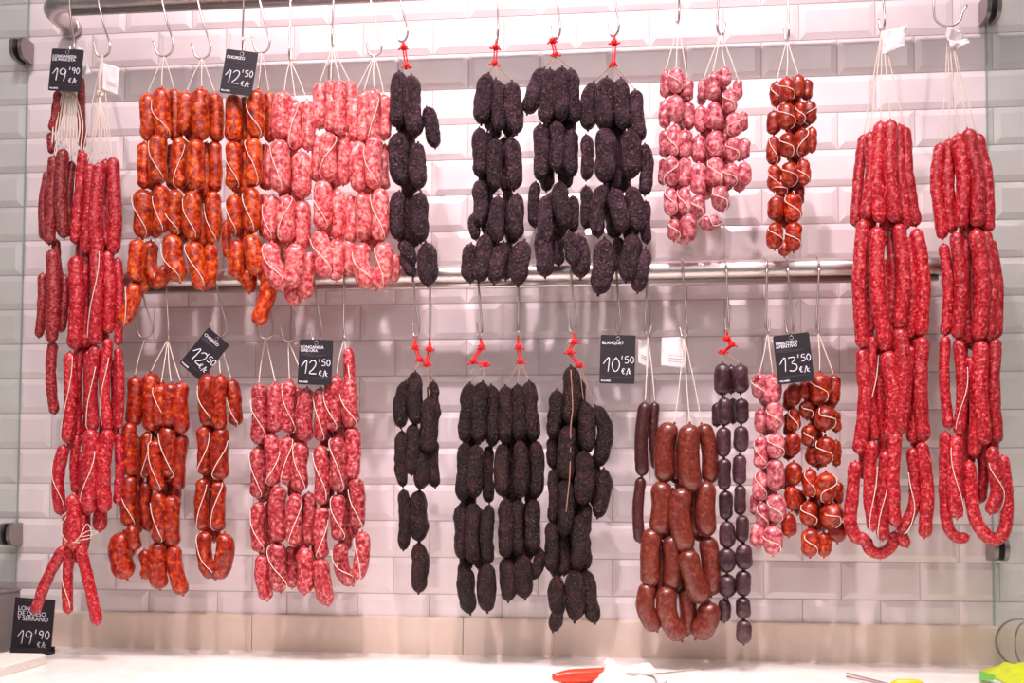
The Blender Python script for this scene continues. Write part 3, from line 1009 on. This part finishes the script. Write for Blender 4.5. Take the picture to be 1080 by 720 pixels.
BM = 'black pudding strings on red cords, middle rail'
bunch('leftmost small black pudding string on the middle rail, left half of a close pair', 'sausages', 'l8', 'blackl', '''
428,402 423,451 16 2 h; 438,392 439.5,448 16 3 h; 424,454 425,513 12.5 1.2; 435.5,447 434,501 15.5 3; 425.5,516 425.5,580 13 2''', LO, 'sausage_string', BM, cord=[(438, 366), (443, 379)], tie='thread', fill=False)
bunch('small black pudding string ending in one low single link, right half of a close pair', 'sausages', 'l9', 'blackl', '''
457,402 460,444 12.5 1.4 h; 453,419 449,478 18 3 h; 445.5,475 443,516 16.5 2.5; 457,462 459,514 13.5 1.5; 442.5,517 442.5,571 18.5 2; 441.5,572 441.5,625 17.5 2''', LO, 'sausage_string', BM, cord=[(453, 368), (450, 384)], tie='thread', fill=False)
bunch('thick black pudding string on the middle rail, second red cord from left', 'sausages', 'l10', 'blackl', '''
495.5,404 489,466 18 2 h; 509,403 506,467 18 3 h; 518,406 519,471 15 1.6; 500,410 500,465 14 0;
490,467 487,528 17 2.5; 503,469 501,525 17 3.5; 516,470 516,530 12 .6;
485.5,532 485.5,589 15.5 2; 500,530 500,594 16 3; 516,532 515,595 14 3; 493,535 493,590 11 0;
494,599 491,622 496,647 18 2.5; 515,594 514,645 19 3.5; 490,590 488,618 11 1''', LO, 'sausage_string', BM, cord=[(508, 366), (499, 381), (512, 384)], tie='thread')
bunch('black pudding string with pale mouldy spots on its first links, middle rail', 'sausages', 'l11', 'blackl', '''
533,407 532,468 17 2.5 h; 545.5,405 547,465 14.5 3 h; 558,402 564,465 17 2 h; 540,410 540,465 13 0;
530,468 531,524 16 2.5; 548,464 549,525 15.5 3; 565,465 565,525 14 2; 540,468 540,525 12 0; 557,468 557,525 12 0;
532.5,526 532.5,588 16 3.5; 547,527 547.5,586 12.5 3; 563,526 563,583 15.5 2; 555,530 555,585 12 0; 540,530 540,585 11 0;
532.5,588 536,634 17 3; 552.5,586 554,631 19 3; 570,578 568,595 560,611 13 1.5''', LO, 'sausage_string', BM, cord=[(547, 366), (549, 381)], tie='thread')
t = bunch('ragged black pudding string on the middle rail, nearest the 10\'50 price card', 'sausages', 'l12', 'blackl', '''
602,386 600,447 17 3.4 h; 587,411 582,463 15.5 2 h; 615.5,423 619,478 18 2.5 h; 628,428 638,455 632,492 16 1.8 h; 605,415 605,470 14 .2;
600,448 598,507 17 3.5; 583,460 583,494 11 1; 615.5,475 614.5,533 21 3; 637,494 636,520 630,546 15.5 2; 590,465 590,510 11 .2; 626,480 627,535 12 .6;
582.5,495 582.5,552 11.5 2; 596,505 595,565 16 3.5; 581,550 581,603 15 2; 595,565 595,607 11.5 1.5; 611,543 609,602 17 3; 619,530 619,600 12 2.2;
587.5,607 589.5,650 17 2.5; 589,640 583,666 13 2.6; 606,600 606,655 21 3; 617.5,601 622,630 627.5,657 15.5 2.5''', LO, 'sausage_string', BM, cord=[(606, 360), (601, 371), (611, 385)], tie='thread')
strand([P(583, 664, LO + .026), P(586, 680, LO + .03), P(583, 692, LO + .03), P(575, 693, LO + .03)], .0008, 'hanging_string', 'thread', t)
strand([P(602, 390, LO + .05), P(604, 430, LO + .052), P(602, 450, LO + .05), P(601, 500, LO + .052), P(597, 540, LO + .052)], .0012, 'pink_thread', 'thread', t)

bunch('thin dark smooth sausages hanging just right of the 10\'50 price card', 'sausages', 'l14', 'thin', '''
680.5,424 677.5,502 14 2.5 h; 690.5,424 692.5,495 10.5 1.3 h; 676,503 674.5,572 12 2''', LO, 'sausage_string', wrap=0, fill=False)
bunch('bundle of big smooth reddish brown sausages on the middle rail', 'sausages', 'l15', 'brown', '''
711,447 701,465 701,509 20.5 2.3 h; 727.5,447 730,519 22 3.6 h; 740,447 748,470 749,510 17 1.6 h; 714,460 714,510 15 .3;
697,507 695,564 22 2.5; 722,514 716,540 724,582 22 3.8; 745,507 746,566 21 2.5; 710,515 710,565 13 .4; 733,520 733,565 14 .8;
688,557 686.5,619 20 2.5; 708,564 708,622 19 2.6; 724,579 731,608 742,636 22 4.2; 745.5,565 750,628 19 1.8; 725,575 725,625 15 .3;
684,614 681,641 693,665 19.5 2.5; 703,618 704,648 719,675 21 3.2; 723,619 725.5,669 18 1.2; 748,634 746,654 734,673 23 3.2''', LO, 'sausage_string', wrap=0)
bunch('two long strands of small dark purple round sausages on the middle rail', 'sausages', 'l16', 'plum', '''
762,383 762,417 17 2.5 h; 781,384 781,415 17 3 h; 771,385 771,415 12 1;
764,419 764,449 15 3; 782,420 782,447 15 3; 756,425 756,450 10 1; 773,420 773,447 9 0;
763,450 763,482 14.5 3; 781.5,449 781.5,477 15 3; 764,483 764,517 13.5 3; 780,479 780,511 14 2.5;
765.5,517 765.5,548 14.5 3; 780.5,511 780.5,543 12.5 2.5; 767,549 767,578 16 3; 782.5,543 782.5,572 14 3;
766.5,577 766.5,604 18 3; 784.5,573 784.5,601 17.5 3; 767,605 767,630 19 2.5; 784,601 784,629 15.5 3; 764,631 764,656 13 2; 784,629 784,653 15.5 3; 784.5,653 784.5,679 16 3''', LO, 'sausage_string', cord=[(767, 357), (772, 363), (763, 371)], tie='thread', fill=False)
bunch('two strands of small round pink sausages, left of the 13\'50 price card', 'sausages', 'l17', 'pinkball', '''
801,393 801,421 14.5 2 ht; 815,394 815,426 17 3 h; 808,400 808,425 12 .5; 802,431 802,456 12 2; 817,423 817,454 16.5 3.5 t;
802.5,460 802.5,494 13 2 t; 818,456 818,484 17.5 3.5 t; 801.5,497 801.5,527 14.5 2 t; 818,484 818,518 17.5 3.5; 804,530 804,557 13.5 2 t; 818.5,520 818.5,551 17.5 3.5 t; 796,520 796,543 9 1; 799,552 799,577 15 2.3; 815,554 815,585 19 3.5 t''', LO, 'sausage_string', wrap=0)
CS = 'strings of small round orange sausages on the middle rail'
bunch('single column of small round orange sausages under the 13\'50 price card', 'sausages', 'l18', 'chball', '''
837,404 837,428 13.5 2 h; 837,430 837,455 13 2 t; 836.5,456 836.5,481 14 2.5; 837,487 837,512 16 2.5; 835,512 835,538 15.5 2.5; 832,541 832,566 14 2.5''', LO, 'sausage_string', CS, wrap=0)
bunch('thick cluster of small round orange sausages right of the 13\'50 price card', 'sausages', 'l19', 'chball', '''
849,402 849,421 12 2; 864.5,393 864.5,426 20 3 ht; 879,395 879,428 13 2 h; 856,400 856,425 12 .5; 851,422 851,442 14 2 t; 870,427 870,454 20 3.5 t; 882,434 882,456 9.5 1.3;
853,448 853,471 14.5 2.5 t; 870.5,460 870.5,490 20 3.5 t; 857,468 857,491 13 1.5; 882,464 882,492 10 1; 854,494 854,524 14.5 2.5 t; 871,498 871,530 19.5 3.5 T; 884,508 884,532 10 1.5;
853,528 853,555 16 2.5 t; 877,530 877,557 22 3.5 t; 854.5,557 854.5,587 18 3 t; 869,561 869,587 14.5 2.5; 883,549 883,572 18 2.5''', LO, 'sausage_string', CS, wrap=0)

# ------------------------------------------------------------------ price cards
GLY = {
    '1': [[(.05, .55), (.45, 1.0), (.40, 0)]],
    '2': [[(.05, .8), (.25, 1), (.5, .95), (.55, .7), (.35, .35), (.05, .03), (.62, .0)]],
    '3': [[(.05, .95), (.45, .98), (.5, .8), (.25, .56), (.55, .45), (.6, .2), (.4, .0), (.05, .05)]],
    '5': [[(.55, 1), (.15, .97), (.1, .6), (.45, .6), (.58, .3), (.4, .02), (.05, .06)]],
    '9': [[(.55, .85), (.3, 1), (.08, .8), (.15, .55), (.45, .55), (.57, .85), (.5, .3), (.42, 0)]],
    '0': [[(.33, 1), (.08, .7), (.08, .3), (.3, 0), (.55, .3), (.55, .7), (.33, 1)]],
    "'": [[(.12, 1.1), (.06, .6)]],
    '\u20ac': [[(.6, .85), (.35, 1), (.12, .6), (.3, .05), (.6, .12)], [(0, .6), (.45, .6)], [(0, .42), (.4, .42)]],
    '/': [[(.5, 1.1), (.1, -.2)]],
    'k': [[(.1, 1), (.1, 0)], [(.5, .6), (.12, .3), (.5, -.1)]],
    '.': [[(.2, .05), (.22, .0)]],
}


def ink(mb, fr, text, x, y, h, rad, adv=.72):
    """hand-drawn strokes on the card plane fr(u, v, out)"""
    for ch in text:
        if ch in GLY:
            for st in GLY[ch]:
                p2 = [fr(x + a * h, y + b * h, .0006) for a, b in st]
                mb.tube(crom(p2, 18), rad, 6)
        x += h * (adv if ch not in "'/" else adv * .62)


def lettering(name, text, fr, x, y, h, mat, parent, bold=.0):
    cu = bpy.data.curves.new('lettering', 'FONT')
    cu.body = text
    cu.size = h * 1.4
    cu.extrude = .00015
    cu.offset = bold
    cu.space_line = .8
    tmp = bpy.data.objects.new('tmp', cu)
    C.objects.link(tmp)
    bpy.context.view_layer.update()
    dg = bpy.context.evaluated_depsgraph_get()
    me = bpy.data.meshes.new_from_object(tmp.evaluated_get(dg))
    bpy.data.objects.remove(tmp)
    vs = [fr(x + v.co.x, y + v.co.y, .0006 + v.co.z) for v in me.vertices]
    fs = [tuple(p.vertices) for p in me.polygons]
    mb = MB()
    mb.v = vs
    mb.f = fs
    return mb.build(name, M[mat], parent, smooth=False)


def card(label, TL, TR, BL, d, title, price, cents, hk, tilt=0.0, footer='PALARES', group='black price cards on hooks', sub=True):
    a, b, c = P(*TL, d), P(*TR, d), P(*BL, d)
    U = (b - a)
    V = (a - c)
    W, H = U.length, V.length
    U.normalize()
    V = (V - U * V.dot(U)).normalized()
    Nn = U.cross(V)
    if Nn.y > 0:
        Nn = -Nn
    org = a - V * H

    def fr(u, v, o):
        return org + U * u + V * v + Nn * o
    t = thing('price_card', label, 'price card', a + U * W / 2, group)
    mb = MB()
    r = .003
    out = []
    for cx, cy, a0 in ((W - r, H - r, 0), (r, H - r, 90), (r, r, 180), (W - r, r, 270)):
        for i in range(5):
            an = math.radians(a0 + 90 * i / 4)
            out.append((cx + r * math.cos(an), cy + r * math.sin(an)))
    n = len(out)
    mb.v = [fr(u, v, 0) for u, v in out] + [fr(u, v, -.0012) for u, v in out]
    mb.f = [tuple(range(n)), tuple(range(n, 2 * n))[::-1]] + [(i, n + i, n + (i + 1) % n, (i + 1) % n) for i in range(n)]
    root, t = t, mb.build('card', M['tagblack'], t, smooth=False)
    # hang hole ring
    mb = MB()
    ring = [fr(W / 2 + .0035 * math.cos(q * math.pi / 8), H - .0065 + .0035 * math.sin(q * math.pi / 8), .0006) for q in range(17)]
    mb.tube(ring, .0005, 6)
    mb.build('eyelet', M['hooksteel'], t)
    nl = title.count('\n') + 1
    hh = .0057
    lettering('printed_title', title, fr, .003, H - .0175, hh, 'chalk', t, .00009)
    y = H - .0175 - (nl - 1) * hh * 1.12
    if sub:
        mb = MB()
        for i, ww in enumerate((.45, .85, .72)):
            mb.tube([fr(.003, y - .0035 - .0022 * i, .0004), fr(.003 + W * ww * .9, y - .0035 - .0022 * i, .0004)], .00035, 4)
        mb.build('small_print', M['grey_ink'], t)
    mb = MB()
    ink(mb, fr, price, .005, H * .24, H * .29, .0010, .62)
    mb.build('chalk_price', M['chalk'], t)
    mb = MB()
    ink(mb, fr, cents, W * .61, H * .42, H * .14, .0008, .76)
    mb.build('chalk_cents', M['chalk'], t)
    mb = MB()
    ink(mb, fr, '\u20ac/k', W * .62, H * .20, H * .11, .0007, .8)
    mb.build('chalk_unit', M['chalk'], t)
    mb = MB()
    mb.tube([fr(.002, H * .135, .0004), fr(W - .002, H * .135, .0004)], .0003, 4)
    mb.build('rule', M['grey_ink'], t)
    lettering('shop_name', footer, fr, .003, .0035, .0032, 'chalk', t, .0001)
    return root


card('black price card reading 19\'90 at the far left of the top rail', (55, 51), (88.5, 52.5), (48.5, 95), UP + .055, 'LONGANISSA\nDE PANCETA', '19', "'90", 'u1', sub=False)
card('black price card reading 12\'50 over the orange sausages on the top rail', (239, 51.5), (272.5, 55.5), (235, 97.5), UP + .055, 'CHORIZO', '12', "'50", 'u5')
card('steeply tilted black price card reading 12\'50 over the lower orange sausages', (220, 345), (242, 364), (193.5, 386), LO + .03, 'CHORIZO', '12', "'50", 'l3')
card('black price card reading 12\'50 over the lower pink sausages', (316, 357.5), (351.5, 358.5), (313.5, 405), LO + .055, 'LONGANISA\nORE-URA', '12', "'50", 'l6')
card('black price card reading 10\'50 in the middle of the middle rail', (633.5, 353), (670.5, 353.5), (632, 404), LO + .03, 'BLANQUET', '10', "'50", 'l13', sub=False)
card('black price card reading 13\'50 at the right of the middle rail', (815, 354.5), (853, 350), (821, 405.5), LO + .06, 'EMBUTIDO\nAPERITIVO', '13', "'50", 'l18')


# ------------------------------------------------------------------ small paper and plastic slips
def sheet(name, label, corners, d, mat, cat='label', crumple=.002, dd=(0, 0, 0, 0), seed=1, group=None, lines=0):
    """thin slip of paper or film spanned over four measured corners TL TR BR BL, slightly crumpled"""
    c = [P(x, y, d + dd[i]) for i, (x, y) in enumerate(corners)]
    n = 14
    mb = MB()
    for side in (0, 1):
        for j in range(n + 1):
            for i in range(n + 1):
                u, v = i / n, j / n
                p = c[0].lerp(c[1], u).lerp(c[3].lerp(c[2], u), v)
                k = noise.noise(Vector((u * 2.3 + seed, v * 2.3, seed * 1.7))) * crumple + noise.noise(Vector((u * 6 + seed, v * 6, seed * 2.7))) * crumple * .4
                mb.v.append(p + Vector((k * .3, -k - (.0003 if side == 0 else 0), k * .3)))
    off = (n + 1) * (n + 1)
    for j in range(n):
        for i in range(n):
            a = j * (n + 1) + i
            mb.f.append((a, a + n + 1, a + n + 2, a + 1))
            mb.f.append((off + a, off + a + 1, off + a + n + 2, off + a + n + 1))
    for i in range(n):
        for a, b in ((i, i + 1), ((n * (n + 1)) + i + 1, n * (n + 1) + i), ((i + 1) * (n + 1), i * (n + 1)), (i * (n + 1) + n, (i + 1) * (n + 1) + n)):
            mb.f.append((a, b, off + b, off + a))
    o = mb.build(name, M[mat])
    me = o.data
    ctr = c[0]
    for vtx in me.vertices:
        vtx.co -= ctr
    o.location = ctr
    tag(o, label, cat, group)
    if lines:
        mb = MB()
        for i in range(lines):
            v = .62 + .1 * i
            a = c[0].lerp(c[1], .3).lerp(c[3].lerp(c[2], .3), v)
            b = c[0].lerp(c[1], .92).lerp(c[3].lerp(c[2], .92), v)
            mb.tube([a + Vector((0, -crumple - .0012, 0)), b + Vector((0, -crumple - .0012, 0))], .0004, 4)
        mb.build('print_lines', M['grey_ink'], o)
    return o


sheet('paper_label', 'white ribbon slip sticking out behind the 19\'90 price card', [(82, 49), (88, 52), (96, 78), (87, 80)], UP + .035, 'paper', seed=2)
sheet('paper_label', 'small white paper label on the second hook of the top rail', [(108.5, 66), (126.5, 72), (123.5, 101), (107, 94)], UP + .015, 'paper', seed=3, lines=2)
sheet('paper_label', 'folded white label on the hook of the left long red sausages', [(930, 33), (955, 27.5), (955.5, 49), (931, 57.5)], UP + .012, 'paper', crumple=.006, seed=4)
sheet('plastic_label', 'crumpled clear white plastic label above the rightmost red sausages', [(997, 30), (1012, 35), (1023, 45), (1000, 55)], UP + .012, 'paper', crumple=.010, seed=5)
sheet('paper_label', 'square white paper label behind the hook of the big brown sausages', [(698, 356), (723, 355), (722, 388.5), (697, 386)], LO - .02, 'paper', seed=6, lines=3)
sheet('paper_label', 'narrow white paper label right of the 10\'50 price card, on the thin dark sausages', [(673, 358), (684, 358), (684, 389), (673, 382)], LO - .004, 'paper', seed=7, lines=2)
# gut-string knots above the far left red sausages
mb = MB()
e = HOOKEND['u2']
strand_pts = [e, P(106, 80, UP + .02), P(105, 97, UP + .022)]
o = bpy.data.objects.new('twine_bundle', None)
C.objects.link(o)
o.location = e
tag(o, 'thick pale twine bundle with a knot above the long bright red sausages at left', 'twine')
for i in range(4):
    off = Vector(((i - 1.5) * .0016, -.002 * (i % 2), 0))
    strand([p + off for p in strand_pts], .0012, 'cord', 'twine', o)
mb = MB()
p = P(105, 99, UP + .022)
kp = []
for j in range(30):
    u = 2 * math.pi * j / 29
    kp.append(p + Vector(((math.sin(u) + 2 * math.sin(2 * u)) * .0020, (math.cos(u) - 2 * math.cos(2 * u)) * .0020, -math.sin(3 * u) * .004)))
mb.tube(kp, .0024, 8)
mb.build('knot', M['twine'], o)
for i in range(6):
    rk = random.Random(i)
    strand([p, P(103 + i * 1.2, 120, UP + .03), P(92 + i * 5.4, rk.uniform(158, 172), UP + .034)], .0011, 'cord', 'twine', o)

# ------------------------------------------------------------------ on the worktop
# chalk sign in a holder
z = ZC
b0 = PZ(14, 689, z + .001)
b1 = PZ(55, 689, z + .001)
d = -b0.y
t = thing('price_sign', 'black chalk price sign standing on the worktop at lower left, reading 19\'90', 'price sign', b0)
a_, b_, c_ = P(11, 628.5, d), P(53, 631.5, d), P(14, 682, d)
U = (b_ - a_).normalized()
V = Vector((0, .12, 1)).normalized()
H = (P(14, 628.5, d) - P(14, 686, d)).length
W = (b_ - a_).length
Nn = U.cross(V)
if Nn.y > 0:
    Nn = -Nn
org = Vector((a_.x, b0.y + .004, z + .004))


def fr(u, v, o):
    return org + U * u + V * v + Nn * o


mb = MB()
mb.v = [fr(0, 0, 0), fr(W, 0, 0), fr(W, H, 0), fr(0, H, 0), fr(0, 0, -.003), fr(W, 0, -.003), fr(W, H, -.003), fr(0, H, -.003)]
mb.f = [(0, 1, 2, 3), (7, 6, 5, 4), (0, 4, 5, 1), (1, 5, 6, 2), (2, 6, 7, 3), (3, 7, 4, 0)]
mb.build('chalkboard', M['tagblack'], t, smooth=False)
mb = MB()
xa, xb = org.x + W * .08, org.x + W + .002
mb.box((xa, b0.y - .008, z + .0005), (xb, b0.y + .018, z + .006))
mb.box((xa, b0.y - .008, z + .006), (xb, b0.y - .004, z + .014))
mb.box((xa, b0.y + .014, z + .006), (xb, b0.y + .018, z + .014))
mb.box((org.x - .008, b0.y + .019, z + .0005), (org.x + W * .3, b0.y + .034, z + .018))
mb.build('holder', M['rubber'], t, smooth=False)
lettering('chalk_text', 'LONG.\nDE QUESO\nY SERRANO', fr, W * .10, H * .77, H * .082, 'chalk', t, -.0001)
mb = MB()
ink(mb, fr, '19', W * .14, H * .16, H * .24, .0008, .62)
mb.build('chalk_price', M['chalk'], t)
mb = MB()
ink(mb, fr, "'90", W * .58, H * .27, H * .15, .0009, .8)
mb.build('chalk_cents', M['chalk'], t)
mb = MB()
ink(mb, fr, '\u20ac/k', W * .66, H * .12, H * .09, .0006, .8)
mb.build('chalk_unit', M['chalk'], t)
mb = MB()
mb.tube([fr(.004, H * .955, .0004), fr(W * .4, H * .955, .0004)], .0005, 4)
mb.build('top_print', M['grey_ink'], t)


def slab(pts, z0, z1, r=0):
    mb = MB()
    n = len(pts)
    e = .002
    cx = sum(p[0] for p in pts) / n
    cy = sum(p[1] for p in pts) / n
    for zz, s in ((z0, 0), (z1 - e, 0), (z1, e)):
        for x, y in pts:
            v = Vector((cx - x, cy - y, 0)).normalized() * s
            mb.v.append(Vector((x + v.x, y + v.y, zz)))
    for a in (0, 1):
        for i in range(n):
            j = (i + 1) % n
            mb.f.append((a * n + i, a * n + j, (a + 1) * n + j, (a + 1) * n + i))
    mb.f.append(tuple(range(n))[::-1])
    mb.f.append(tuple(range(2 * n, 3 * n)))
    return mb


def rounded(x0, y0, x1, y1, r, k=6):
    out = []
    for cx, cy, a0 in ((x1 - r, y1 - r, 0), (x0 + r, y1 - r, 90), (x0 + r, y0 + r, 180), (x1 - r, y0 + r, 270)):
        for i in range(k + 1):
            an = math.radians(a0 + 90 * i / k)
            out.append((cx + r * math.cos(an), cy + r * math.sin(an)))
    return out


pb = PZ(55, 689, z + .018)
mb = slab(rounded(pb.x - .42, pb.y - .28, pb.x - .004, min(pb.y, b0.y - .012), .02), z + .0005, z + .018)
o = mb.build('cutting_board', M['plasticwhite'], smooth=False)
tag(o, 'white plastic cutting board at the bottom left corner of the worktop', 'cutting board')

# grey metal box at the left edge, beyond the price sign
p0 = P(8, 625, .10)
mb = slab(rounded(p0.x - .22, -.16, p0.x, -.05, .006), z + .0005, P(8, 625, .10).z)
t = thing('metal_box', 'grey metal box cut off by the left edge, behind the chalk price sign', 'metal box', (p0.x - .1, -.1, z))
mb.build('box_body', M['scale_grey'], t, smooth=False)
mb = slab(rounded(p0.x - .222, -.162, p0.x + .001, -.048, .006), p0.z + .0003, p0.z + .006)
mb.build('lid', M['clampsteel'], t, smooth=False)

# steel wire ring behind the right glass
pr = P(1078, 684, .05)
t = thing('wire_ring', 'thin steel wire ring standing at the right edge of the worktop', 'wire ring', (pr.x, -.05, z))
mb = MB()
ry = .045
rz = (P(1078, 657, .05) - P(1078, 708, .05)).length / 2
cen = Vector((pr.x, -.05, z + rz + .0025))
pts = [cen + Vector((rz * .95 * math.cos(2 * math.pi * i / 40), -.012 * math.cos(2 * math.pi * i / 40), rz * math.sin(2 * math.pi * i / 40))) for i in range(41)]
mb.tube(pts, .0022, 8)
mb.build('ring', M['clampsteel'], t)
mb = MB()
pts = [cen + Vector((rz * .4 * math.cos(a) + .01, .012, rz * .9 * math.sin(a) - rz * .08)) for a in [2 * math.pi * i / 30 for i in range(31)]]
mb.tube(pts, .0016, 8)
mb.build('inner_ring', M['clampsteel'], t)

# knife with a red handle wrapped in a white cloth
h0, h1 = PZ(583, 714, z + .012), PZ(640, 711, z + .012)
t = thing('knife', 'knife with an orange red handle lying under the white cloth at the bottom edge', 'knife', (h0.x, h0.y, z))
mb = MB()
pts = crom([h0, h0.lerp(h1, .5), h1], 20)
mb.tube(pts, [.004 + .0085 * math.sin(math.pi * min(1, (i + 1) / 9) / 2) for i in range(20)], 14)
mb.build('handle', M['orange'], t)
b0_, b1_ = PZ(692, 711, z + .03), PZ(738, 706.5, z + .03)
mb = MB()
dirv = (b1_ - h1)
dirv.z = 0
dirv.normalize()
per = Vector((-dirv.y, dirv.x, 0))
bl = [h1 - per * .010, h1 + per * .010, b0_ + per * .006, b1_, b0_ - per * .006]
mb.v = [Vector((p.x, p.y, z + .0300 if i > 1 else z + .012)) for i, p in enumerate(bl)] + [Vector((p.x, p.y, z + .0315 if i > 1 else z + .0135)) for i, p in enumerate(bl)]
mb.f = [(0, 1, 2, 3, 4)[::-1], (5, 6, 7, 8, 9)] + [(i, (i + 1) % 5, 5 + (i + 1) % 5, 5 + i) for i in range(5)]
mb.build('blade', M['steel'], t, smooth=False)

c0, c1 = PZ(628, 716, z), PZ(690, 716, z)
n = 40
mb = MB()
cw = c1.x - c0.x
mid = (c0 + c1) / 2
for j in range(n + 1):
    for i in range(n + 1):
        u, v = i / n, j / n
        x = c0.x - .004 + (cw + .02) * u
        y = mid.y - .17 + .21 * v - .04 * (u - .5) ** 2 + .012 * math.sin(u * 7)
        e = min(u, 1 - u, v, 1 - v) * 6
        e = min(1, e)
        hgt = .003 + e * (.020 + .013 * noise.noise(Vector((u * 3.1, v * 4.2, 5))) + .007 * abs(noise.noise(Vector((u * 9, v * 7, 2)))))
        mb.v.append(Vector((x + .01 * noise.noise(Vector((u * 5, v * 5, 9))), y, z + hgt)))
for j in range(n):
    for i in range(n):
        a = j * (n + 1) + i
        mb.f.append((a, a + 1, a + n + 2, a + n + 1))
o = mb.build('white_cloth', M['paper'])
so = o.modifiers.new('thickness', 'SOLIDIFY')
so.thickness = .0015
tag(o, 'crumpled white cloth over the red handled knife at the bottom edge', 'cloth')

# skewer pair with a yellow handle
a0, a1, a2 = PZ(893, 710, z + .004), PZ(950, 724, z + .006), PZ(893, 713.5, z + .004)
t = thing('tongs', 'thin steel tongs with a yellow grip lying on the worktop at lower right', 'tongs', (a1.x, a1.y, z))
for q, s in ((a0, 0), (a2, -.006)):
    mb = MB()
    mb.tube(crom([q, q.lerp(a1, .6) + Vector((0, s, 0)), a1 + Vector((0, s, 0))], 16), .0018, 8)
    mb.build('arm', M['steel'], t)
g0, g1 = PZ(940, 721, z + .008), PZ(975, 722, z + .008)
mb = MB()
mb.tube([g0, g0.lerp(g1, .2), g0.lerp(g1, .8), g1], [.004, .009, .009, .004], 14)
mb.build('grip', M['yellow'], t)

# lime plastic bag at the lower right corner
q0, q1 = PZ(1033, 708, z), PZ(1095, 712, z)
mb = MB()
n = 30
for j in range(n + 1):
    for i in range(n + 1):
        u, v = i / n, j / n
        x = q0.x + (q1.x - q0.x) * u + .02 * (1 - v) * 0
        y = q0.y - .20 + .20 * v + .01 * math.sin(u * 6)
        e = min(1, min(u * 4, v * 5, (1 - v) * 5, (1 - u) * 5 + .3))
        hgt = .002 + e * (.010 + .014 * u + .010 * abs(noise.noise(Vector((u * 4, v * 5, 1)))))
        mb.v.append(Vector((x, y, z + hgt)))
for j in range(n):
    for i in range(n):
        a = j * (n + 1) + i
        mb.f.append((a, a + 1, a + n + 2, a + n + 1))
o = mb.build('plastic_bag', M['lime'])
so = o.modifiers.new('thickness', 'SOLIDIFY')
so.thickness = .001
tag(o, 'bright lime yellow plastic bag in the bottom right corner of the worktop', 'bag')
mb = MB()
fl = [PZ(1033, 707, z + .012), PZ(1050, 712, z + .014), PZ(1048, 717, z + .015), PZ(1033, 716, z + .013)]
mb.v = fl + [p - Vector((0, 0, .001)) for p in fl]
mb.f = [(0, 1, 2, 3), (7, 6, 5, 4)] + [(i, (i + 1) % 4, 4 + (i + 1) % 4, 4 + i) for i in range(4)]
mb.build('green_flap', M['green'], o, smooth=False)

tt = [o for o in bpy.data.objects if o.get('label', '').startswith('long bright red sausages')][0]
for pts in ([(78, 572), (92, 560), (103, 562), (86, 566)], [(70, 545), (64, 556), (70, 570), (84, 572)], [(84, 566), (92, 552), (96, 566), (80, 570)]):
    strand([P(x, y, UP + .062) for x, y in pts], .0007, 'twine', 'twine', tt)
